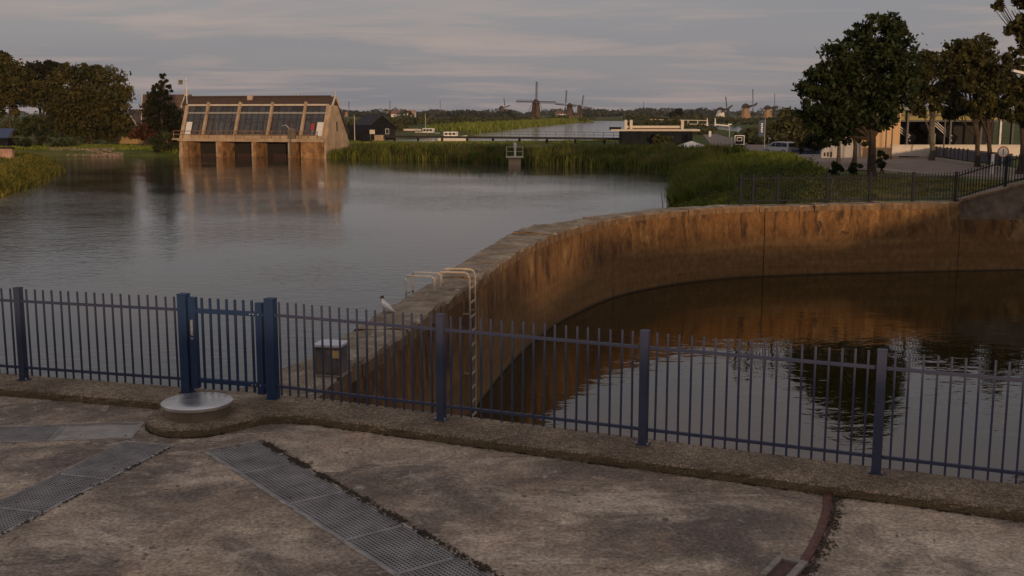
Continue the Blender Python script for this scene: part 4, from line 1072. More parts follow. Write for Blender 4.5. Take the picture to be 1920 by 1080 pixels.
# reeds behind, along the canal's left shore and the strip
cl = [v2(P(x, y, WL)) for x, y in [(880, 251), (945, 243), (1000, 237), (1112, 227)]]
band(cl, 14.0, 14000, 1.9, 0.35, 'reeds', M['grass'], side=1, lean=0.15, clump=1.5)
nl = [v2(P(x, y, WL)) for x, y in [(640, 274), (800, 276), (1000, 275), (1165, 272)]]
band(nl, 8.0, 4000, 0.4, 0.12, 'reeds', M['grass'], side=-1, lean=0.2)
# riprap stones on the left shore
b = MB()
for _ in range(420):
    x_ = rng.uniform(75, 228); p = P(x_, 293, WL); u_ = rng.uniform(-0.5, 3.2) * (0.3 + 0.7 * (x_ < 200)); s_ = rng.uniform(0.10, 0.28)
    m_ = Matrix.Rotation(rng.uniform(0, 3), 3, 'Z') @ Matrix.Rotation(rng.uniform(-0.6, 0.6), 3, 'X')
    b.box((p.x, p.y + u_, WL + 0.1 + max(u_, 0) * 0.26), (s_ * 1.5, s_ * 1.1, s_), m=m_)
M['riprap'] = simple('riprap_stone', (0.24, 0.175, 0.13), 0.85, 0.5, 1.7)
props(b.build('riprap', M['riprap']), kind='stuff')

# ------------------------------------------------------------------ glass fronted pump house
A = Vector((-43.6, 148.0, 0)); B_ = Vector((-23.9, 141.8, 0)); W = (B_ - A).length; phi = math.atan2(B_.y - A.y, B_.x - A.x)
M['phconc'] = simple('warm_concrete', (0.42, 0.31, 0.205), 0.9, 0.3, 0.8, 0, 0.3)
M['phpier'] = simple('stained_pier', (0.33, 0.185, 0.080), 0.9, 0.4, 1.1, dark=(0.10, 0.052, 0.024))
M['rooftile'] = simple('brown_roof_tile', (0.070, 0.044, 0.033), 0.9, 0.25, 3, 0, 0.4)
M['frame'] = simple('dark_glazing_bar', (0.045, 0.042, 0.042), 0.5)
M['interior'] = simple('brick_interior', (0.42, 0.33, 0.27), 0.8, 0.3, 0.7)
M['dark'] = simple('dark_recess', (0.022, 0.018, 0.014), 0.8)
M['red'] = simple('red_machine', (0.35, 0.045, 0.035), 0.4, 0.1); M['navy'] = simple('navy_machine', (0.03, 0.05, 0.13), 0.4, 0.2)
def pane_mat():
    m, t, b = new_mat('pump_house_glass')
    b.inputs['Base Color'].default_value = (0.095, 0.092, 0.095, 1); b.inputs['Roughness'].default_value = 0.08; b.inputs['IOR'].default_value = 2.0
    oi = nd(t, 'ShaderNodeObjectInfo')
    tr = nd(t, 'ShaderNodeBsdfTransparent'); tr.inputs['Color'].default_value = (0.85, 0.88, 0.9, 1)
    ms = nd(t, 'ShaderNodeMixShader'); t.links.new(ramp(t, oi.outputs['Random'], [(0.0, 0.48), (1.0, 0.78)]), ms.inputs[0])
    t.links.new(tr.outputs[0], ms.inputs[2]); t.links.new(b.outputs[0], ms.inputs[1]); t.links.new(ms.outputs[0], t.nodes['Material Output'].inputs['Surface'])
    bump(t, b, noise(t, coords(t), 0.8, 2), 0.04, 0.05); return m
M['pane'] = pane_mat()
M['glassdark'] = simple('dark_window_glass', (0.02, 0.024, 0.03), 0.1, 0.2); M['glassdark'].node_tree.nodes['Principled BSDF'].inputs['Specular IOR Level'].default_value = 0.25
ph = thing('pump_house', 'concrete pump house with sloping glass front and brown roof across the water', 'building', (A.x, A.y, WL), phi)
Hs = 2.45; Ht = 6.72; LEAN = 1.75; Hr = 7.80    # slab, top of glazing, ridge (above the water)
def fr(u_, h, off=0.0):                # point on the leaning front
    return Vector((u_, (h - Hs) / (Ht - Hs) * LEAN + off, h))
# gable walls: right one shows
gpoly = lambda u_: [Vector((u_, -0.25, 0.0)), Vector((u_, 0.0, Hs)), Vector((u_, LEAN, Ht)), Vector((u_, LEAN + 1.6, Ht - 0.1)), Vector((u_, 6.6, 1.75)), Vector((u_, 6.6, 0.0))]
gw = MB().plate(gpoly(W), (0.45, 0, 0)).build('gable_wall', M['phconc'], ph)
MB().box((W + 0.452, 3.0, 4.0), (0.02, 0.34, 1.2)).build('slit_window', M['dark'], gw)
MB().plate(gpoly(-0.45), (0.45, 0, 0)).build('gable_wall', M['phconc'], ph)
# piers, openings
MB().box((W / 2, 0.35, Hs - 0.2), (W + 0.6, 2.1, 0.40)).build('slab', M['phconc'], ph)
bays = [0.15, 5.45, 10.7, 15.95]
for k, u_ in enumerate(bays):
    MB().plate([(u_, -0.6, -1.2), (u_ + [1.0, 0.9, 0.55, 0.45][k], -0.6, -1.2), (u_ + [1.0, 0.9, 0.55, 0.45][k], -0.6, Hs - 0.403), (u_, -0.6, Hs - 0.403)], (0, 3.0, 0)).build('pier', M['phpier'], ph, bev=0.05)
    MB().box((u_ + 0.12, -0.64, 1.0), (0.22, 0.10, 1.9)).build('pier_nose', M['phconc'], ph)
MB().box((W - 1.45, 0.8, 0.9), (3.2, 2.4, 2.25)).build('pier', M['phpier'], ph)
MB().box((W / 2, 2.8, 0.9), (W - 0.4, 0.2, 3.4)).build('culvert_back', M['dark'], ph)
tb = MB()
for k in range(3):
    for j in range(9): tb.box((bays[k] + 2.75 + j * 0.28, 0.2, 0.1), (0.10, 0.08, 0.7))
props(tb.build('trash_rack', M['rustdark'], ph), kind='stuff')
# glazing: columns, bars and panes
cols = [3.2, 7.95, 12.7, 17.5]
for u_ in cols: MB().bar(fr(u_, Hs - 0.1, -0.20), fr(u_, Ht + 0.35, -0.20), 0.42, 0.30, (1, 0, 0)).build('column', M['phconc'], ph)
for u_ in (0.05, W - 0.1): MB().bar(fr(u_, Hs, -0.06), fr(u_, Ht, -0.06), 0.3, 0.2, (1, 0, 0)).build('column', M['phconc'], ph)
MB().bar(fr(0, Ht + 0.02, -0.02), fr(W, Ht + 0.02, -0.02), 0.28, 0.22).build('eaves_beam', M['cream'], ph)
MB().bar(fr(0.2, Hs + 0.2, 0.02), fr(W - 0.2, Hs + 0.2, 0.02), 0.14, 0.40).build('sill', M['phconc'], ph)
spans = [(0.25, cols[0] - 0.16, 3)] + [(a + 0.16, c - 0.16, 5) for a, c in zip(cols[:-1], cols[1:])] + [(cols[-1] + 0.16, W - 0.25, 3)]
zrow = [Hs + 0.4, Hs + 2.1, Ht - 0.98, Ht - 0.1]
barsb = MB()
for a, c, n in spans:
    for k in range(n):
        u0, u1 = a + (c - a) * k / n, a + (c - a) * (k + 1) / n
        for z0_, z1_ in zip(zrow[:-1], zrow[1:]):
            MB().plate([fr(u0 + 0.04, z0_ + 0.04), fr(u1 - 0.04, z0_ + 0.04), fr(u1 - 0.04, z1_ - 0.04), fr(u0 + 0.04, z1_ - 0.04)], (0, 0.03, 0)).build('pane', M['pane'], ph)
    for k in range(n + 1):
        u0 = a + (c - a) * k / n; MB().bar(fr(u0, zrow[0], 0.01), fr(u0, zrow[-1], 0.01), 0.115, 0.08, (1, 0, 0)).build('glazing_bar', M['frame'], ph)
    for z_ in zrow[:-1]: MB().bar(fr(a, z_, 0.012), fr(c, z_, 0.012), 0.06, 0.07).build('glazing_bar', M['frame'], ph)
    MB().bar(fr(a, Ht - 1.0, -0.05), fr(c, Ht - 1.0, -0.05), 0.05, 0.16).build('transom', M['galv'], ph)
# inside
MB().box((W / 2, 3.9, Hs + 2.45), (W - 0.6, 0.3, 0.35)).build('crane_beam', M['navy'], ph)
for k in range(11): MB().box((1.2 + 1.75 * k + 0.3 * (k % 3), 3.95, Hs + 0.9 + 0.2 * (k % 2)), (0.7 + 0.25 * (k % 2), 0.2, 1.5 + 0.4 * (k % 3))).build('control_panel', M[['phconc', 'red', 'navy', 'white'][(k * 3) % 4 if k % 4 else 0]], ph)
MB().box((W / 2, 4.2, 4.6), (W - 0.1, 0.2, 4.4)).build('back_wall', M['interior'], ph)
for k in range(3):
    u_ = 5.2 + 4.75 * k
    MB().cyl((u_, 2.6, Hs), (u_, 2.6, Hs + 1.7), 0.75, 0.62, 16).cyl((u_, 2.6, Hs + 1.7), (u_, 2.6, Hs + 2.5), 0.42, 0.40, 14).build('pump_motor', [M['interior'], M['navy'], M['red']][k], ph, True)
    MB().box((u_ + 1.35, 3.2, Hs + 1.0), (0.9, 0.6, 2.0)).build('control_panel', M['navy' if k != 1 else 'red'], ph)
    MB().cyl((u_ - 1.3, 2.4, Hs + 2.6), (u_ - 1.3, 2.4, Hs + 3.5), 0.07, 0.07, 8).build('hanging_lamp', M['white'], ph)
MB().plate([fr(W - 1.15, Hs + 0.4, -0.06), fr(W - 0.25, Hs + 0.4, -0.06), fr(W - 0.25, Hs + 2.1, -0.06), fr(W - 1.15, Hs + 2.1, -0.06)], (0, -0.04, 0)).build('door', M['white'], ph)
MB().plate([fr(0.3, Hs + 0.4, -0.06), fr(1.15, Hs + 0.4, -0.06), fr(1.15, Hs + 2.1, -0.06), fr(0.3, Hs + 2.1, -0.06)], (0, -0.04, 0)).build('door', M['white'], ph)
MB().plate([fr(W - 2.0, Hs + 1.1, -0.05), fr(W - 1.5, Hs + 1.1, -0.05), fr(W - 1.5, Hs + 1.9, -0.05), fr(W - 2.0, Hs + 1.9, -0.05)], (0, -0.03, 0)).build('red_board', M['red'], ph)
# roof behind the glazing
rp = lambda u_: [Vector((u_, LEAN + 0.12, Ht + 0.10)), Vector((u_, LEAN + 0.95, Hr)), Vector((u_, LEAN + 5.0, 3.2)), Vector((u_, LEAN + 4.9, 3.0)), Vector((u_, LEAN + 0.95, Hr - 0.22)), Vector((u_, LEAN + 0.2, Ht - 0.05))]
rf = MB().plate(rp(-1.1), (W + 1.5, 0, 0)).build('roof', M['rooftile'], ph)
MB().cyl((-1.1, LEAN + 0.95, Hr + 0.03), (W - 0.2, LEAN + 0.95, Hr + 0.03), 0.12, 0.12, 8).build('ridge_tile', M['rooftile'], rf)
MB().box((8.9, LEAN + 0.9, Hr - 0.15), (0.75, 0.6, 0.7)).build('chimney', M['interior'], rf)
MB().cyl((15.6, LEAN + 1.2, Hr - 0.2), (15.6, LEAN + 1.2, Hr + 0.35), 0.16, 0.2, 10).build('roof_vent', M['galv'], rf)
vb = MB()
vb.bar((W + 0.52, LEAN - 0.05, Ht - 0.10), (W + 0.52, LEAN + 0.95, Hr + 0.12), 0.22, 0.16, (1, 0, 0)).bar((W + 0.52, LEAN + 0.95, Hr + 0.12), (W + 0.52, LEAN + 2.0, Ht - 0.10), 0.22, 0.16, (1, 0, 0)).bar((W + 0.52, LEAN + 0.95, Hr + 0.1), (W + 0.52, LEAN + 0.95, Hr + 0.75), 0.10)
MB().plate([(W - 0.2, LEAN + 0.1, Ht - 0.05), (W - 0.2, LEAN + 0.95, Hr - 0.05), (W - 0.2, LEAN + 1.9, Ht - 0.05)], (0.55, 0, 0)).build('gable_board', M['rooftile'], rf)
vb.build('bargeboard', M['cream'], rf)
MB().bar((-1.15, LEAN + 0.0, Ht - 0.3), (-1.15, LEAN + 0.95, Hr + 0.05), 0.16, 0.14, (1, 0, 0)).build('bargeboard', M['cream'], rf)
# balcony rail along the slab
rl = MB()
for k in range(17):
    u_ = -0.9 + (W + 0.4) * k / 16; rl.bar((u_, -0.62, Hs), (u_, -0.62, Hs + 0.95), 0.06)
for z_ in (0.5, 0.95): rl.bar((-0.9, -0.62, Hs + z_), (W - 0.5, -0.62, Hs + z_), 0.06)
rl.build('railing', M['phpier'], ph)
MB().box((-0.75, -0.1, Hs - 0.15), (0.9, 1.0, 0.22)).build('landing', M['phconc'], ph)
# sluice gear box on the walkway
pz = thing('screen_cleaner', 'dark machine box standing on the pump house walkway near its right end', 'machine', Vector((A.x, A.y, WL)) + Matrix.Rotation(phi, 3, 'Z') @ Vector((16.4, -0.35, Hs)), phi)
MB().box((0, 0, 0.65), (1.0, 0.4, 1.3)).build('housing', M['boxmetal'], pz, bev=0.04); MB().bar((-0.3, 0, 1.25), (-0.75, -0.1, 1.75), 0.1).bar((-0.75, -0.1, 1.75), (-1.3, -0.1, 1.62), 0.08).build('arm', M['galv'], pz); MB().box((0, -0.4, -1.0), (0.18, 0.18, 2.2)).build('guide', M['boxmetal'], pz)

# houses behind the pump house on the left
def house(name, label, loc, rz, w, d, eave, ridge, wallm, roofm, trim=None, wins=(), group=None, chimney=None):
    t = thing(name, label, 'house', loc, rz, group)
    MB().add([(-w / 2, -d / 2, -0.5), (w / 2, -d / 2, -0.5), (w / 2, d / 2, -0.5), (-w / 2, d / 2, -0.5), (-w / 2, -d / 2, eave), (w / 2, -d / 2, eave), (w / 2, d / 2, eave), (-w / 2, d / 2, eave), (-w / 2, 0, ridge), (w / 2, 0, ridge)],
             [(3, 2, 1, 0), (0, 1, 5, 4), (2, 3, 7, 6), (1, 2, 6, 9, 5), (3, 0, 4, 8, 7), (4, 5, 9, 8), (6, 7, 8, 9)]).build('wall', wallm, t)
    s_ = (ridge - eave) / (d / 2); o = 0.35
    rf_ = MB().plate([(-w / 2 - 0.3, -d / 2 - o, eave - o * s_ + 0.06), (-w / 2 - 0.3, 0, ridge + 0.06), (-w / 2 - 0.3, d / 2 + o, eave - o * s_ + 0.06), (-w / 2 - 0.3, d / 2 + o, eave - o * s_ + 0.24), (-w / 2 - 0.3, 0, ridge + 0.26), (-w / 2 - 0.3, -d / 2 - o, eave - o * s_ + 0.24)], (w + 0.6, 0, 0)).build('roof', roofm, t)
    if trim:
        for sx in (-1, 1):
            tbb = MB()
            for sy in (-1, 1): tbb.bar((sx * (w / 2 + 0.34), sy * (d / 2 + o), eave - o * s_ + 0.14), (sx * (w / 2 + 0.34), 0, ridge + 0.17), 0.30, 0.08, (1, 0, 0))
            tbb.build('bargeboard', trim, rf_)
    if chimney: MB().box((chimney, 0, ridge + 0.3), (0.6, 0.6, 1.2)).build('chimney', M['interior'], rf_)
    for (face, u_, z_, ww, hh) in wins:
        if face == 'f': c, dm = (u_, -d / 2 - 0.01, z_), (ww, 0.06, hh)
        else: c, dm = (w / 2 + 0.01, u_, z_), (0.06, ww, hh)
        wf = MB().box(c, dm).build('window', M['white'], t)
        g_ = (ww - 0.16, 0.1, hh - 0.16) if face == 'f' else (0.1, ww - 0.16, hh - 0.16)
        MB().box(c, g_).build('pane', M['glassdark'], wf)
    return t
M['brickred'] = simple('red_brick', (0.20, 0.105, 0.07), 0.85, 0.25, 1.5)
M['blackwood'] = simple('tarred_boards', (0.015, 0.015, 0.018), 0.9, 0.35, 1.5)
M['blackwood'].node_tree.nodes['Principled BSDF'].inputs['Specular IOR Level'].default_value = 0.1
M['slateblue'] = simple('blue_slate', (0.022, 0.024, 0.032), 0.85, 0.2, 2)
M['houseroof'] = simple('brown_pantile', (0.115, 0.070, 0.050), 0.8, 0.25, 2.0)
hp = D(318, 250, 178); house('house', 'brown roofed house with white gable edges behind the cone shaped tree', (hp.x, 178, -1.45), R_(12), 7.0, 8.0, 2.6, 7.6, M['brickred'], M['houseroof'], M['white'], [('f', -1.5, 1.4, 1.2, 1.3), ('f', 1.5, 1.4, 1.2, 1.3)], chimney=2.8)
hp = D(258, 250, 186); house('house', 'small yellow gabled house half hidden by the rounded brown tree', (hp.x, 186, -1.45), R_(80), 6.0, 5.0, 1.8, 5.3, simple('yellow_render', (0.36, 0.25, 0.11), 0.8), M['houseroof'], M['white'], [('r', 0, 1.6, 1.0, 1.1)])
hp = D(700, 240, 235); house('barn', 'black boarded barn with slate blue roof right of the pump house', (hp.x, 235, -1.45), R_(-62), 9.5, 6.2, 1.9, 4.4, M['blackwood'], M['slateblue'], None, [('r', 1.2, 1.2, 0.8, 1.1)])
hp = D(672, 240, 228); house('shed', 'low black shed beside the sunlit gable of the pump house', (hp.x, 228, -1.45), R_(10), 4.0, 4.0, 1.3, 2.3, M['blackwood'], M['blackwood'])
# weather vane mast
p = D(350, 178, 150); t = thing('weather_vane', 'white weather vane mast above the left end of the pump house roof', 'weather vane', (p.x, 150, 5.0))
MB().cyl((0, 0, -2.0), (0, 0, 3.2), 0.07, 0.05, 6).build('mast', M['white'], t); MB().bar((-0.9, 0, 2.7), (0.3, 0, 2.7), 0.06).box((-0.75, 0, 2.55), (0.55, 0.06, 0.6)).build('vane', M['boxmetal'], t)
# pole and board by the barn
p = D(665, 252, 190); t = thing('flag_pole', 'thin white pole between the pump house and the black barn', 'pole', (p.x, 190, -1.45)); MB().cyl((0, 0, 0), (0, 0, 4.4), 0.075, 0.05, 6).lathe([(0.02, 4.4), (0.11, 4.46), (0.02, 4.55)], (0, 0, 0), 8).build('pole', M['cream'], t)
p = D(698, 250, 205); t = thing('notice_board', 'small cream notice board on posts in front of the black barn', 'sign', (p.x, 205, -1.45)); MB().box((0, 0, 1.55), (0.95, 0.06, 0.75)).build('board', M['cream'], t); MB().box((-0.35, 0.05, 0.6), (0.08, 0.06, 1.2)).box((0.35, 0.05, 0.6), (0.08, 0.06, 1.2)).build('leg', M['boxmetal'], t)
# left edge: blue shed roof, brick sluice wall, sunlit field edge
p = D(8, 250, 165); t = thing('boat_shed', 'dark blue roofed low shed at the left edge', 'shed', (p.x, 165, -1.45))
MB().box((-3, 0, 0.6), (8.6, 4, 1.4)).build('wall', M['blackwood'], t); MB().plate([(-7.6, -2.4, 1.35), (1.6, -2.4, 1.35), (1.4, 0.2, 2.6), (-7.6, 0.2, 2.6)], (0, 0.1, 0.12)).build('roof', M['navy'], t)
p = D(6, 276, 118); t = thing('sluice_wall', 'pinkish brick sluice wall with arched niches at the left edge', 'wall', (p.x, 118, WL))
MB().box((-1.6, 0, 0.9), (5.2, 0.5, 2.2)).build('wall', simple('pink_brick', (0.42, 0.25, 0.18), 0.85, 0.25, 1.5), t); MB().box((-1.6, -0.02, 2.06), (5.4, 0.62, 0.14)).build('coping', M['blackwood'], t)
for k in range(5): MB().box((0.7 - k * 0.55, -0.26, 1.1), (0.10, 0.12, 1.5)).build('buttress', M['interior'], t)

# ------------------------------------------------------------------ the jetty, platform and boats behind
def bridge_jetty():
    a = D(722, 258, 205); c = D(1165, 262, 178); a.z = -0.72; c.z = -0.55
    t = thing('jetty', 'long dark timber jetty on posts crossing behind the reeds', 'jetty', (a.x, a.y, WL))
    d = (c - a); n = d.length; u_ = d.normalized(); s_ = Vector((-u_.y, u_.x, 0))
    MB().bar(a, c, 1.6, 0.34).build('deck_beam', simple('dark_timber', (0.040, 0.032, 0.026), 0.8), t, False, True)
    k = 9
    pmesh = MB().cyl((0, 0, -0.6), (0, 0, 1.3), 0.20, 0.20, 8).mesh('pile', M['blackwood'])
    for i in range(k): link('pile', pmesh, t, (a + d * ((i + 0.5) / k) + s_ * -0.6) - Vector((a.x, a.y, WL)) + Vector((0, 0, -1.2)))
    for z_ in (0.55, 1.0): MB().bar(a + s_ * 0.7 + Vector((0, 0, z_)), c + s_ * 0.7 + Vector((0, 0, z_)), 0.05).build('handrail', M['bark_grey'], t, False, True)
    rp_ = MB().bar((0, 0, 0), (0, 0, 1.0), 0.06).mesh('rail_post', M['bark_grey'])
    for i in range(28): link('rail_post', rp_, t, a + d * (i / 27) + s_ * 0.7 - Vector((a.x, a.y, WL)))
    MB().box(a + Vector((-1.0, 0, -0.4)), (1.6, 2.2, 1.3)).build('abutment', M['phconc'], t, False, True)
bridge_jetty()
p = P(965, 309, WL); t = thing('gauge_platform', 'small concrete platform with cream railings standing in the water at the reeds', 'platform', (p.x, p.y, WL))
MB().box((0, 0, -0.2), (1.35, 1.2, 2.0)).build('base', M['phconc'], t); MB().box((0, 0, 0.86), (1.95, 1.6, 0.14)).build('slab', M['cream'], t)
rl = MB()
for x in (-0.9, 0.9):
    for y in (-0.7, 0.7): rl.bar((x, y, 0.9), (x, y, 2.0), 0.08)
for z_ in (1.45, 1.97):
    rl.bar((-0.9, 0.7, z_), (0.9, 0.7, z_), 0.05); rl.bar((0.9, -0.7, z_), (0.9, 0.7, z_), 0.05); rl.bar((-0.9, -0.7, z_), (-0.9, 0.7, z_), 0.05)
rl.build('railing', M['cream'], t)
MB().lathe([(0.12, 0.9), (0.12, 1.8), (0.18, 1.9), (0.16, 2.3), (0.06, 2.5)], (0.05, 0, 0), 10).build('gauge_post', M['white'], t)

M['hullw'] = simple('boat_white', (0.72, 0.68, 0.60), 0.4, 0.1); M['canvas'] = simple('boat_canvas', (0.60, 0.50, 0.40), 0.7, 0.15)
def boat(label, px, py, d, ln, rz, cabin=True, mast=False, cover=False):
    p = D(px, py, d); t = thing('boat', label, 'boat', (p.x, d, WL), rz, None); bm_ = MB(); st = []
    n = 9
    for i in range(n):
        f = i / (n - 1); wv = 0.30 * ln * 0.5 * (1 - max(0, (f - 0.45) / 0.55) ** 2.2) * (0.85 + 0.15 * min(1, f * 4)); sh = 0.75 + 0.4 * f * f
        x = (f - 0.5) * ln; st.append([(x, -wv, sh), (x, -wv * 0.75, 0.0), (x, 0, -0.25), (x, wv * 0.75, 0.0), (x, wv, sh)])
    vs_ = [q_ for s_ in st for q_ in s_]
    fs_ = [(i * 5 + k, i * 5 + (k + 1) % 5, (i + 1) * 5 + (k + 1) % 5, (i + 1) * 5 + k) for i in range(n - 1) for k in range(5)] + [(0, 1, 2, 3, 4), tuple((n - 1) * 5 + k for k in (4, 3, 2, 1, 0))]
    bm_.add(vs_, fs_).build('hull', M['hullw'], t)
    if cabin:
        cb = MB().prism([(-0.30 * ln, -0.11 * ln), (0.12 * ln, -0.11 * ln), (0.2 * ln, 0), (0.12 * ln, 0.11 * ln), (-0.30 * ln, 0.11 * ln)], 0.8, 1.9).build('cabin', M['white'], t, bev=0.08)
        for s_ in (-1, 1):
            for k in range(3): MB().box((-0.22 * ln + k * 0.13 * ln, s_ * (0.11 * ln + 0.01), 1.45), (0.1 * ln, 0.04, 0.45)).build('window', M['glassdark'], cb)
    if cover: MB().prism([(-0.42 * ln, -0.13 * ln), (0.35 * ln, -0.12 * ln), (0.45 * ln, 0), (0.35 * ln, 0.12 * ln), (-0.42 * ln, 0.13 * ln)], 0.8, 1.25).build('cover', M['canvas'], t, bev=0.15)
    if mast: MB().cyl((0.05 * ln, 0, 0.9), (0.05 * ln, 0, 5.6), 0.07, 0.05, 6).build('mast', M['cream'], t)
boat('white cabin cruiser moored by the jetty, largest of the three boats', 848, 252, 232, 6.2, R_(10))
boat('cream motor boat with a bare mast moored beyond the cabin cruiser', 800, 244, 285, 6.5, R_(160), True, True)
boat('low white covered boat near the far bank left of the masted boat', 765, 241, 320, 7.5, R_(5), False, False, True)

# ------------------------------------------------------------------ pavilion, signs, car
def pavilion():
    d = 172.0; k = d / F
    a = D(1150, 270, d); zg = -1.45
    t = thing('pavilion', 'low dark glass pavilion with overhanging cream roof edge behind the reeds', 'building', (D(1232, 270, d).x, d, zg), R_(-4))
    X = lambda px: (px - 1232) * k
    Z = lambda py: D(1232, py, d).z - zg
    MB().box(((X(1163) + X(1297)) / 2, 2.5, Z(247) / 2), (X(1297) - X(1163), 5.0, Z(247))).build('body', M['blackwood'], t)
    for j in range(8):
        u0 = X(1166) + (X(1294) - X(1166)) * j / 8; u1 = X(1166) + (X(1294) - X(1166)) * (j + 1) / 8
        MB().box(((u0 + u1) / 2, -0.02, Z(257)), (u1 - u0 - 0.14, 0.06, 1.7)).build('window', M['glassdark'], t)
    MB().box(((X(1146) + X(1309)) / 2, 2.2, Z(244)), (X(1309) - X(1146), 7.0, 0.26)).build('roof', M['cream'], t)
    MB().box(((X(1176) + X(1278)) / 2, 1.6, Z(238)), (X(1278) - X(1176), 0.25, 0.34)).build('parapet', M['cream'], t)
    MB().box(((X(1176) + X(1278)) / 2, 3.0, Z(241)), (X(1278) - X(1176), 2.5, 0.3)).build('roof_plinth', M['brickred'], t)
    for px_, h_ in ((1174, 225), (1184, 225), (1279, 225)): MB().box((X(px_), 1.2, (Z(h_) + Z(243)) / 2), (0.42, 0.42, Z(h_) - Z(243))).build('roof_pier', M['cream'], t)
    MB().box((X(1152) + 0.2, 1.4, Z(241)), (1.8, 2.0, 0.4)).build('awning', M['blackwood'], t)
    t2 = thing('parasol', 'low white parasol beside the dark pavilion', 'parasol', (D(1296, 276, 150).x, 150, gz(D(1296, 276, 150).x, 150)))
    z0 = D(1296, 278, 150).z - t2.location.z
    MB().lathe([(1.75, z0), (1.72, z0 + 0.10), (0.9, z0 + 0.55), (0.05, z0 + 0.95)], (0, 0, 0), 10, 1.5, 0.8).build('canopy', M['white'], t2); MB().cyl((0, 0, 0), (0, 0, z0 + 0.9), 0.05, 0.05, 6).build('pole', M['galv'], t2)
pavilion()
def post_sign(name, label, cat, px, py_base, d, build):
    p = D(px, py_base, d); z = gz(p.x, d); t = thing(name, label, cat, (p.x, d, z)); build(t, d / F, lambda py: D(px, py, d).z - z); return t
def kiosk(t, k, Z):
    MB().box((0, 0.5, (Z(254) + 0) / 2), (16 * k, 1.0, Z(254))).build('cabinet', M['blackwood'], t)
    f = MB(); h0, h1 = Z(270), Z(255); w = 17 * k
    f.bar((-w / 2, -0.05, h0), (-w / 2, -0.05, h1), 0.10); f.bar((w / 2, -0.05, h0), (w / 2, -0.05, h1), 0.10); f.bar((-w / 2 - 0.05, -0.05, h1 + 0.05), (w / 2 + 0.05, -0.05, h1 + 0.05), 0.10); f.bar((-w / 2 - 0.05, -0.05, h0 - 0.05), (w / 2 + 0.05, -0.05, h0 - 0.05), 0.10)
    f.build('frame', M['white'], t); sc_ = MB(); cz_ = Z(261)
    for sx in (-1, 1): sc_.box((sx * 4.5 * k, -0.03, cz_), (0.07, 0.06, 6 * k)); sc_.box((0, -0.031, cz_ + sx * 3 * k), (9 * k + 0.07, 0.06, 0.07))
    sc_.build('map_border', M['galv'], t)
post_sign('information_board', 'black information board with white border beside the road to the mills', 'sign', 1386, 275, 146, kiosk)
post_sign('litter_bin', 'white upright post left of the black information board', 'post', 1373, 276, 147, lambda t, k, Z: MB().box((0, 0, Z(258) / 2), (5 * k, 0.35, Z(258))).box((0, 0, Z(258) + 0.03), (6 * k, 0.42, 0.06)).build('body', M['white'], t, bev=0.03))
def banner(t, k, Z):
    MB().cyl((0.42, 0, 0), (0.42, 0, Z(222)), 0.05, 0.035, 8).build('pole', M['galv'], t)
    fl = MB().plate([(-0.40, 0, Z(256)), (0.40, 0, Z(256)), (0.40, 0, Z(224)), (-0.40, 0, Z(226))], (0, 0.03, 0)).build('flag', simple('blue_banner', (0.020, 0.045, 0.120), 0.6), t)
    w = MB()
    for i, (y0, y1) in enumerate(((231, 233.4), (234.4, 237), (238, 240.6), (241.6, 244.4), (245.4, 248))): w.box((0.02 * (-1) ** i, -0.02, (Z(y0) + Z(y1)) / 2), (0.22, 0.02, abs(Z(y0) - Z(y1))))
    w.build('lettering', M['white'], fl)
post_sign('banner_flag', 'tall dark blue banner flag with white vertical lettering near the parked silver car', 'flag', 1427, 284, 148, banner)
def lampost(px, base, d, top, label, kind=0):
    p = D(px, base, d); z = gz(p.x, d); h = D(px, top, d).z - z; t = thing('street_lamp', label, 'street lamp', (p.x, d, z))
    MB().cyl((0, 0, 0), (0, 0, h), 0.07, 0.045, 8).build('pole', M['boxmetal'] if kind else M['galv'], t)
    if kind == 0: MB().box((0, 0, h), (0.5, 0.2, 0.1)).build('lamp_head', M['galv'], t)
    else: MB().box((0, 0, h + 0.03), (1.0, 0.3, 0.12)).box((0, 0, h - 0.08), (0.3, 0.2, 0.12)).build('lamp_head', M['boxmetal'], t)
lampost(1367, 276, 150, 233, 'thin grey lamp post left of the black information board')
lampost(1660, 287, 84, 238, 'dark T shaped lamp post in front of the orange wall', 1)
lampost(1671, 287, 85, 222, 'thin dark lamp post right of the T shaped lamp', 1)
lampost(1768, 300, 84, 205, 'dark lamp post between the two brownish trees', 1)
p = D(1958, 330, 50); t = thing('street_lamp', 'street lamp with a white horizontal head reaching in at the right edge', 'street lamp', (p.x, 50, 0.1))
hh = D(1958, 147, 50).z - 0.1
MB().cyl((0, 0, 0), (0, 0, hh), 0.09, 0.06, 8).build('pole', M['galv'], t); MB().tube([(0, 0, hh - 0.05), (-0.5, 0, hh + 0.06), (-1.2, 0, hh + 0.22)], 0.035, 6).build('arm', M['galv'], t)
MB().bar((-1.0, 0, hh + 0.16), (-1.75, 0, hh + 0.34), 0.22, 0.10).build('lamp_head', M['white'], t)
# small teal planter and white fragments
post_sign('bench', 'pale turquoise low bench beside the road', 'bench', 1391, 279, 140, lambda t, k, Z: (MB().box((0, 0, 0.45), (1.7, 0.5, 0.10)).build('seat', simple('turquoise_paint', (0.20, 0.42, 0.33), 0.5), t), [MB().box((x, 0, 0.2), (0.12, 0.45, 0.4)).build('leg', M['boxmetal'], t) for x in (-0.65, 0.65)]))
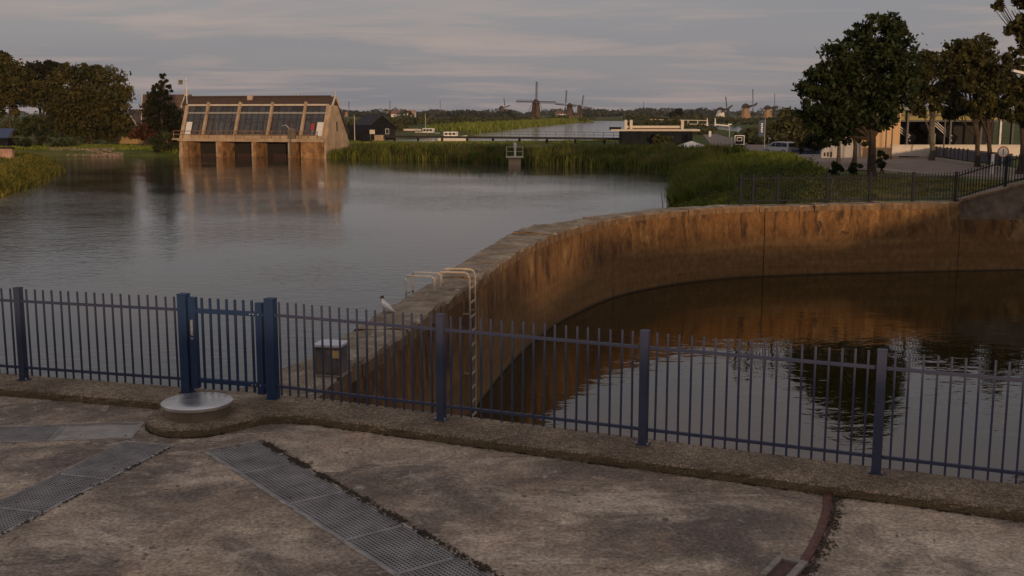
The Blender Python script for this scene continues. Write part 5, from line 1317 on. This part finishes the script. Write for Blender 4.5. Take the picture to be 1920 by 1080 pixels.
# white rail bridge towards the far mills
def white_bridge():
    d = 420.0; a = D(1262, 233, d); c = D(1326, 233, d)
    t = thing('white_railing', 'white double railing of a small bridge before the white mill', 'railing', (a.x, d, -1.45))
    for py in (224.5, 232.5):
        q0 = D(1220 if py < 230 else 1288, py - 0.3, d); q1 = D(1326, py + (1.5 if py < 230 else 1.2), d); MB().bar(q0, q1, 0.2, 0.22).build('rail', M['cream'], t, False, True)
    for px_ in (1326, 1341):
        q0 = D(px_, 236, d); q1 = D(px_, 221.5, d); MB().cyl(q0, q1, 0.42, 0.16, 8).build('end_post', M['white'], t, False, True)
    q0 = D(1343, 233.6, d); q1 = D(1368, 236, d); MB().bar(q0, q1, 0.2, 0.4).build('rail', M['white'], t, False, True)
    for px_ in (1240, 1265, 1290, 1308):
        q0 = D(px_, 226, d); q1 = D(px_, 236, d); MB().bar(q1, q0, 0.2).build('rail_post', M['white'], t, False, True)
white_bridge()
post_sign('bollard', 'short white bollard at the bend of the road to the mills', 'bollard', 1331, 252, 235, lambda t, k, Z: MB().lathe([(0.30, 0), (0.30, 1.0), (0.2, 1.25)], (0, 0, 0), 8).build('body', M['white'], t))

# silver people carrier
def car():
    p = G(1461, 289.5, -1.0); d = p.y; z = gz(p.x, d) + 0.05
    t = thing('parked_car', 'silver estate car parked beside the pale olive bush', 'car', (p.x, d, z), R_(180 - 50)); t.scale = (0.8, 0.8, 0.8)
    paint = simple('silver_paint', (0.46, 0.46, 0.47), 0.3, 0.05, 2, 0.4)
    prof = [(-2.1, 0.35), (-2.15, 0.95), (-2.0, 1.55), (-1.75, 1.72), (0.2, 1.75), (0.7, 1.62), (1.35, 1.08), (1.95, 0.92), (2.15, 0.75), (2.2, 0.35)]
    bb = MB(); n = len(prof); vs_ = []
    for y_, f in ((-0.88, 0.0), (-0.86, 0.1), (0.86, 0.1), (0.88, 0.0)):
        for x, z_ in prof:
            yy = y_ * (1 - 0.16 * max(0, (z_ - 0.95)) / 0.8); vs_.append((x * (0.98 if f == 0 else 1), yy, z_))
    fs_ = [tuple(range(n)), tuple(range(4 * n - 1, 3 * n - 1, -1))] + [(k * n + i, k * n + (i + 1) % n, (k + 1) * n + (i + 1) % n, (k + 1) * n + i) for k in range(3) for i in range(n)]
    bb.add(vs_, fs_).build('body', paint, t)
    def sidey(z_): return 0.885 * (1 - 0.16 * max(0, z_ - 0.95) / 0.8)
    for s_ in (-1, 1):
        for q_ in ([(-1.85, 1.05), (-1.75, 1.55), (-1.0, 1.6), (-1.0, 1.05)], [(-0.92, 1.05), (-0.92, 1.6), (0.05, 1.62), (0.05, 1.05)], [(0.13, 1.05), (0.13, 1.62), (0.55, 1.55), (1.1, 1.08)]):
            MB().plate([(x, s_ * (sidey(z_) - 0.02), z_) for x, z_ in q_], (0, s_ * 0.03, 0)).build('side_window', M['glassdark'], t)
    MB().plate([(0.78, -0.70, 1.60), (0.78, 0.70, 1.60), (1.36, 0.80, 1.12), (1.36, -0.80, 1.12)], (0.03, 0, 0.03)).build('windscreen', M['glassdark'], t)
    MB().plate([(-2.02, -0.70, 1.58), (-2.02, 0.70, 1.58), (-2.14, 0.78, 1.05), (-2.14, -0.78, 1.05)], (-0.04, 0, 0)).build('rear_window', M['glassdark'], t)
    wm = MB().cyl((0, -0.11, 0), (0, 0.11, 0), 0.33, 0.33, 18).mesh('tyre', simple('tyre_rubber', (0.02, 0.02, 0.02), 0.8)); rm = MB().cyl((0, -0.115, 0), (0, 0.115, 0), 0.2, 0.2, 14).mesh('rim', M['galv'])
    for x in (-1.35, 1.38):
        for s_ in (-1, 1):
            w = link('wheel', wm, t, (x, s_ * 0.80, 0.33)); link('rim', rm, w)
    for s_ in (-1, 1):
        MB().box((2.12, s_ * 0.62, 0.80), (0.14, 0.34, 0.16)).build('headlight', M['white'], t, bev=0.03); MB().box((-2.12, s_ * 0.72, 1.05), (0.06, 0.14, 0.4)).build('tail_light', M['red'], t)
    MB().box((2.2, 0, 0.55), (0.06, 1.0, 0.16)).build('grille', M['blackwood'], t)
car()
# white framed shelter behind the van
post_sign('bus_shelter', 'white framed glass shelter standing behind the parked silver car', 'shelter', 1457, 283, 160, lambda t, k, Z: (
    MB().box((-14 * k, 0, Z(260) / 2), (0.14, 1.2, Z(260))).box((14 * k, 0, Z(260) / 2), (0.14, 1.2, Z(260))).box((0, 0, Z(260)), (30 * k, 1.4, 0.16)).build('frame', M['white'], t), MB().box((0, 0.5, Z(260) / 2), (27 * k, 0.05, Z(262) - 0.3)).build('pane', M['glassdark'], t)))
# dark blue screen between van and sloped wall
post_sign('site_screen', 'low dark blue screen between the silver car and the white sloped wall', 'screen', 1513, 290, 125, lambda t, k, Z: (MB().plate([(-27 * k, 0, 0), (27 * k, 0, 0), (27 * k, 0, Z(281)), (5 * k, 0, Z(275)), (-27 * k, 0, Z(278))], (0, 0.12, 0)).build('panel', M['navy'], t), MB().bar((-27 * k, -0.05, Z(279)), (27 * k, -0.05, Z(282)), 0.06).build('rail', M['galv'], t)))

# ------------------------------------------------------------------ screw pumping station on the right
def station():
    d = 92.0; k = d / F; x0 = D(1687, 280, d).x; zb_ = gz(x0, d) - 0.1
    Z = lambda py: D(1687, py, d).z - zb_
    X = lambda px: (px - 1687) * k
    orange = simple('sandy_render', (0.62, 0.40, 0.21), 0.8, 0.1, 0.5, 0, 0.1); pale = simple('pale_concrete', (0.42, 0.40, 0.37), 0.8, 0.15, 0.5, 0, 0.2)
    t = thing('screw_pump_station', 'pumping station with sandy end wall, yellow steel band and dark screw bays', 'building', (x0, d, zb_), R_(3))
    MB().plate([(X(1606), 0, 0), (X(1686), 0, 0), (X(1686), 0, Z(190)), (X(1606), 0, Z(200))], (0, 0.5, 0)).build('end_wall', orange, t)
    MB().plate([(X(1537), -0.3, 0), (X(1612), -0.3, 0), (X(1612), -0.3, Z(222)), (X(1590), -0.3, Z(236)), (X(1548), -0.3, Z(262)), (X(1537), -0.3, Z(285))], (0, 0.28, 0)).build('sloped_wall', pale, t)
    for j, px_ in enumerate((1543, 1549, 1555)): MB().box((X(px_), -0.31, 0.45), (0.14, 0.06, 0.30 + 0.06 * j)).build('arched_slot', M['dark'], t)
    # facade, set back
    MB().box((X(1810), 7.5, Z(200) / 2), (X(1960) - X(1690), 0.4, Z(195))).build('back_wall', M['dark'], t)
    yb = simple('mustard_steel', (0.30, 0.26, 0.075), 0.6, 0.15, 0.8)
    for j in range(7):
        u0 = X(1689 + j * 36); MB().box((u0 + 18 * k, 3.0, (Z(207) + Z(226)) / 2), (34 * k, 0.2, Z(207) - Z(226))).build('steel_panel', yb, t)
    for py in (206, 216, 227): MB().box((X(1815), 2.85, Z(py)), (X(1945) - X(1688), 0.16, 0.14)).build('beam', M['frame'], t)
    for px_ in (1695, 1724, 1775, 1808, 1868, 1882, 1906, 1930): MB().box((X(px_), 2.7, Z(207) / 2), (0.16, 0.3, Z(207))).build('stanchion', M['frame'] if px_ not in (1882, 1906) else M['galv'], t)
    MB().box((X(1905), 2.6, Z(210)), (X(1915) - X(1874), 0.2, 0.18)).build('beam', M['galv'], t)
    MB().box((X(1815), 4.2, Z(203)), (X(1950) - X(1688), 4.0, 0.3)).build('roof', simple('teal_roof', (0.16, 0.21, 0.19), 0.6), t)
    for j, px_ in enumerate((1704, 1786)):
        sc = MB().cyl((X(px_ - 8), 5.4, Z(228)), (X(px_ + 34), 3.6, Z(272)), 0.85, 0.85, 16).build('screw_tube', M['blackwood'], t, True)
        rl = MB()
        for o in (0, 0.35, 0.7): rl.bar((X(px_ - 2), 3.3, Z(236) + o * 0.6), (X(px_ + 30), 3.0, Z(266) + o * 0.6), 0.05)
        rl.build('stair_rail', M['galv'], t)
        MB().box((X(px_ - 8), 3.2, Z(262)), (14 * k, 0.15, 0.9)).build('door_frame', M['willow'] if 'willow' in M else yb, t)
    # low pale parapet in front
    t2 = thing('parapet_wall', 'low white parapet wall in front of the pumping station', 'wall', (x0 - 1.4, d - 4.0, zb_))
    MB().box((X(1880) / 2 + 0.5, 0, 0.85), (X(1905) - X(1660), 0.35, 0.8)).build('wall', simple('parapet_white', (0.66, 0.60, 0.52), 0.7, 0.1, 1), t2); MB().box((X(1880) / 2 + 0.5, -0.02, 1.29), (X(1906) - X(1658), 0.45, 0.08)).build('coping', M['cream'], t2)
    # blue railing with panels along the road edge
    pts_ = [G(x, y, 0) for x, y in ((1664, 288), (1742, 297), (1820, 309), (1905, 320))]
    t3 = thing('blue_railing', 'blue grey railing with mesh panels along the far road edge', 'railing', (pts_[0].x, pts_[0].y, gz(pts_[0].x, pts_[0].y)))
    for a, c in zip(pts_[:-1], pts_[1:]):
        a = Vector((a.x, a.y, gz(a.x, a.y))) + Vector((0, 0.6, 0)); c = Vector((c.x, c.y, gz(c.x, c.y))) + Vector((0, 0.6, 0)); n = max(2, int((c - a).length / 1.6))
        for z_ in (0.25, 0.95): MB().bar(a + Vector((0, 0, z_)), c + Vector((0, 0, z_)), 0.06).build('rail', M['fence_far'], t3, False, True)
        for j in range(n):
            q_ = a.lerp(c, j / n); q2 = a.lerp(c, (j + 1) / n)
            MB().bar(q_, q_ + Vector((0, 0, 1.05)), 0.08).build('post', M['fence_far'], t3, False, True)
            if a.x > 27: MB().bar(q_ + Vector((0, 0.02, 0.6)), q2 + Vector((0, 0.02, 0.6)), 0.03, 0.62).build('panel', simple('blue_mesh', (0.055, 0.060, 0.10), 0.6) if 'bm' not in M else M['bm'], t3, False, True)
M['willow'] = simple('green_door_frame', (0.16, 0.19, 0.09), 0.6)
M['bm'] = simple('blue_mesh_panel', (0.055, 0.060, 0.10), 0.6)
station()
p = G(1712, 293, 0); t = thing('lifebuoy_case', 'round red lifebuoy case on a post before the white parapet', 'lifebuoy', (p.x, p.y - 0.3, gz(p.x, p.y)))
MB().cyl((0, -0.12, 0.75), (0, 0.12, 0.75), 0.48, 0.48, 20).cyl((0, -0.16, 0.75), (0, -0.12, 0.75), 0.40, 0.46, 20).build('case', M['red'], t, True); MB().bar((0, 0.1, 0), (0, 0.1, 0.9), 0.08).build('post', M['galv'], t); MB().cyl((0, -0.175, 0.75), (0, -0.16, 0.75), 0.1, 0.1, 12).build('badge', M['boxtop'], t)
p = D(1878, 318, 58); t = thing('road_sign', 'round white road sign with red ring on a grey post by the road', 'sign', (p.x, 58, gz(p.x, 58)))
zc_ = D(1878, 285, 58).z - t.location.z
MB().cyl((0, 0, 0), (0, 0, zc_ + 0.3), 0.03, 0.03, 8).build('post', M['galv'], t)
MB().cyl((0, -0.035, zc_), (0, -0.05, zc_), 0.30, 0.30, 28).build('ring', M['red'], t); MB().cyl((0, -0.05, zc_), (0, -0.056, zc_), 0.24, 0.24, 28).build('disc', M['white'], t)
MB().box((0.0, -0.059, zc_), (0.05, 0.006, 0.32)).build('symbol', M['boxmetal'], t)
p = D(1860, 318, 62); t = thing('marker_post', 'short white marker post left of the round road sign', 'post', (p.x, 62, gz(p.x, 62))); MB().box((0, 0, 0.55), (0.13, 0.13, 1.1)).box((0, 0, 1.12), (0.16, 0.16, 0.05)).build('post', M['white'], t)

# ------------------------------------------------------------------ windmills
M['thatch'] = simple('thatch_brown', (0.095, 0.060, 0.038), 0.95, 0.3, 0.3); M['mbrick'] = simple('mill_brick', (0.33, 0.205, 0.110), 0.9, 0.15, 0.4)
M['sail'] = simple('sail_timber', (0.045, 0.028, 0.022), 0.9, 0.2, 0.3); M['mwhite'] = simple('mill_whitewash', (0.86, 0.79, 0.72), 0.8, 0.08, 0.4); M['capt'] = simple('cap_thatch', (0.060, 0.044, 0.034), 0.9, 0.3, 0.4)
def windmill(label, px, hub_py, d, R0, yaw, phase, bodym, wbase=None, low=None):
    p = D(px, hub_py, d); gz_ = -1.45; H = p.z - gz_
    t = thing('windmill', label, 'windmill', (p.x, d, gz_), R_(yaw), 'windmills across the polder')
    wb = wbase or H * 0.33; n = 8
    MB().lathe([(wb, -0.5), (wb * 0.98, 0.4), (wb * 0.80, H * 0.42), (wb * 0.60, H * 0.86)], (0, 1.5, 0), n).build('body', bodym, t)
    MB().lathe([(wb * 1.01, -0.5), (wb * 1.0, H * 0.10), (wb * 0.96, H * 0.14)], (0, 1.5, 0), n).build('base', M['mbrick'] if bodym is M['thatch'] else bodym, t)
    MB().lathe([(wb * 0.68, H * 0.86), (wb * 0.70, H * 0.93), (wb * 0.55, H * 1.06), (wb * 0.2, H * 1.15), (0.1, H * 1.17)], (0, 1.7, 0), 10, 0.9, 1.1).build('cap', M['capt'], t)
    MB().cyl((0, 1.5, H), (0, -wb * 0.95, H), 0.35, 0.4, 8).build('windshaft', M['sail'], t)
    MB().box((0, -wb * 0.55, H * 0.98), (0.9, 0.3, 0.9)).build('cap_board', M['white'], t)
    y0 = -wb * 0.98
    sm_ = MB(); sm_.box((0, 0, R0 / 2), (0.42, 0.35, R0))
    sm_.box((1.25, 0.05, R0 * 0.56), (0.12, 0.08, R0 * 0.82)); sm_.box((-0.45, 0.05, R0 * 0.56), (0.25, 0.08, R0 * 0.82)); sm_.box((0.62, 0.08, R0 * 0.56), (0.10, 0.05, R0 * 0.82))
    for j in range(22): sm_.box((0.4, 0.06, R0 * 0.16 + R0 * 0.81 * j / 21), (1.75, 0.07, 0.14))
    me_ = sm_.mesh('sail', M['sail'])
    for j in range(4): link('sail', me_, t, (0, y0, H), (0, R_(phase + 90 * j), 0))
    tp = MB()
    tp.bar((0, 1.7 + wb * 0.5, H * 1.0), (0, 1.7 + wb * 1.7, 1.2), 0.4); tp.bar((wb * 0.6, 1.9, H * 0.9), (0, 1.7 + wb * 1.65, 1.6), 0.22); tp.bar((-wb * 0.6, 1.9, H * 0.9), (0, 1.7 + wb * 1.65, 1.6), 0.22)
    tp.build('tail_pole', M['sail'], t)
    for s_ in (-1, 1):
        if bodym is M['thatch']:
            br_ = MB(); br_.bar((s_ * wb * 0.62, 0.4, H * 0.92), (s_ * wb * 1.25, 2.2, H * 0.45), 0.22); br_.build('cap_brace', M['sail'], t)
    for z_ in (0.25, 0.45): MB().box((0, 1.5 - wb * (1 - 0.55 * z_) * 0.93, H * z_), (0.9, 0.3, 1.2)).build('window', M['white'], t)
    return t
windmill('large brown thatched windmill facing the viewpoint, sails upright as a cross', 1005, 191, 830, 14.8, 0, 1, M['thatch'])
windmill('brown windmill turned left, first of the pair right of the large mill', 1066, 197, 1060, 14.0, -48, 4, M['thatch'])
windmill('brown windmill with narrow crossed sails, right one of the pair beyond the large mill', 1088, 200, 1250, 12.8, 22, 8, M['thatch'])
windmill('small brown windmill with leaning sails left of the large mill', 942, 201, 1480, 12.0, 55, -12, M['thatch'])
windmill('whitewashed round windmill beyond the white railing', 1354, 204, 960, 10.6, 52, -17, M['mwhite'], 4.6)
windmill('sunlit brick windmill with dark cap, tallest of the three at the right', 1402, 198, 900, 13.2, 62, -9, M['mbrick'], 4.3)
windmill('brick windmill partly hidden by the pale olive bush', 1443, 201, 940, 11.4, 66, -6, M['mbrick'], 4.2)
windmill('tiny distant windmill above the pavilion roof', 1203, 208, 1750, 15.0, 70, -3, M['thatch'])
windmill('tiny distant windmill above the black barn', 728, 207, 1650, 14.0, 68, 0, M['mbrick'])
windmill('tiny distant windmill with a single visible sail between barn and large mill', 822, 207, 1700, 15.5, 74, 1, M['thatch'])
windmill('tiny orange windmill just right of the pump house gable', 651, 208, 1500, 13.0, 70, 2, M['mbrick'])

# far houses
for i, (px, d, w, lab, rm_) in enumerate(((748, 1300, 16, 'pale pink roofed farmhouse on the horizon right of the barn', M['brickred']), (762, 1350, 22, 'long pale house row on the left horizon', M['mbrick']), (1006 + 46, 1500, 14, 'white far house between the large mill and the pair', M['houseroof']), (1178, 1600, 18, 'tiny grey house on the horizon above the canal end', M['slateblue']))):
    p = D(px, 220, d); house('house', lab, (p.x, d, -1.45), R_(10 * i - 15), w, 9, 4.0, 8.0, M['mwhite'], rm_, None, [('f', -w * 0.25, 2.0, 1.8, 1.6), ('f', w * 0.25, 2.0, 1.8, 1.6)])

# ------------------------------------------------------------------ far woods and bushes
def wood(name, specs, mat, size):
    P_ = []
    for (px0, px1, d0, d1, h, n, flat) in specs:
        nc = max(4, n // 30)
        xs_ = rng.uniform(px0, px1, nc); ds = rng.uniform(d0, d1, nc); hv = h * rng.uniform(0.55, 1.15, nc) * (0.8 + 0.3 * np.sin(xs_ * 0.06 + d0))
        cx = (xs_ - 960) / F * ds; j = rng.integers(0, nc, n)
        o = rng.normal(size=(n, 3)); o /= np.linalg.norm(o, axis=1)[:, None]; o *= rng.uniform(0.5, 1, n)[:, None] ** 0.5
        wv = hv[j] * flat
        P_.append(np.stack([cx[j] + o[:, 0] * wv, ds[j] + o[:, 1] * wv, -1.4 + hv[j] * (0.5 + 0.5 * o[:, 2])], 1))
    Pt = np.concatenate(P_); Vv, Ff = leaves(Pt, size, aspect=0.8); return props(link(name, np_mesh(name, Vv, Ff, mat)), kind='stuff')
wood('far_woods', [(-1200, 640, 2200, 3000, 17, 5000, 1.0), (600, 1500, 2000, 3000, 13, 9000, 1.2), (1090, 1330, 1500, 2000, 11, 5000, 1.1), (1400, 3200, 1800, 2600, 16, 6000, 1.0), (660, 960, 1250, 1700, 8, 3500, 1.1)], M['farwood'], 2.6)
wood('far_bushes', [(690, 960, 420, 800, 3.6, 5200, 1.2), (560, 760, 300, 420, 3.0, 2600, 1.1), (960, 1060, 760, 860, 2.8, 1500, 1.3), (1030, 1110, 700, 1000, 4.0, 1800, 1.1), (1180, 1300, 420, 800, 4.0, 2800, 1.2), (1300, 1460, 480, 850, 2.6, 2600, 1.5), (1395, 1440, 175, 240, 1.6, 1400, 1.2), (1180, 1290, 260, 400, 2.6, 2000, 1.1), (0, 340, 230, 330, 4.0, 4000, 1.2), (1240, 1330, 250, 330, 1.5, 1500, 1.5)], M['farbush'], 0.62)

# ------------------------------------------------------------------ evening haze over the polder
hz_ = MB().box((0, 1900, 10.0), (9000, 4200, 32.0)).mesh('haze', None)
hm = bpy.data.materials.new('haze_air'); hm.use_nodes = True; t = hm.node_tree; t.nodes.remove(t.nodes['Principled BSDF'])
pv = t.nodes.new('ShaderNodeVolumePrincipled'); pv.inputs['Color'].default_value = (0.86, 0.87, 0.92, 1); pv.inputs['Density'].default_value = 0.00006; pv.inputs['Anisotropy'].default_value = 0.1
t.links.new(pv.outputs[0], t.nodes['Material Output'].inputs['Volume']); hz_.materials.append(hm)
props(link('haze', hz_), kind='stuff')

# ------------------------------------------------------------------ unseen bridge and hall, added out of view and shaped to cast shade
t = thing('shade_bridge', 'unseen concrete bridge under the viewpoint, its edge heights shaped to cast shade', 'bridge', (0, -4, 0))
MB().box((-15.5, -4.0, 0.95), (39.8, 9.6, 1.9)).build('carriageway', M['phconc'], t, False, True); MB().box((-15.5, 0.70, 1.98), (39.8, 0.2, 0.14)).build('parapet', M['phconc'], t, False, True)
MB().plate([(4.42, -8.8, -1), (11.38, -8.8, -1), (11.38, -8.8, 1.0), (8.2, -8.8, 1.0), (7.2, -8.8, 1.85), (4.42, -8.8, 2.0)], (0, 9.55, 0)).build('ramp', M['phconc'], t, False, True)  # lower stretch added so the sun reaches the curved wall and right fence
MB().box((23.4, -4.0, 0.95), (24.0, 9.6, 1.9)).build('carriageway', M['phconc'], t, False, True); MB().box((23.4, 0.65, 2.25), (24.0, 0.3, 0.7)).build('parapet', M['phconc'], t, False, True)
t = thing('shade_hall', 'unseen brick hall added out of frame at the right to cast shade', 'building', (36, 14, 0))
MB().plate([(19.2, 7.5, -1), (19.2, 7.5, 1.0), (26.5, 7.5, 3.3), (26.5, 7.5, 5.0), (43, 7.5, 5.0), (43, 7.5, -1)], (0, 13, 0)).build('wall', M['brickred'], t, False, True); MB().box((34.75, 14, 5.16), (17.1, 14, 0.3)).build('roof', M['slateblue'], t, False, True)  # added shade caster; its low sloping side slants the shadow edge on the wall
for j in range(5): MB().box((28.5 + 3.0 * j, 20.51, 2.8), (1.4, 0.1, 2.4)).build('window', M['glassdark'], t, False, True)
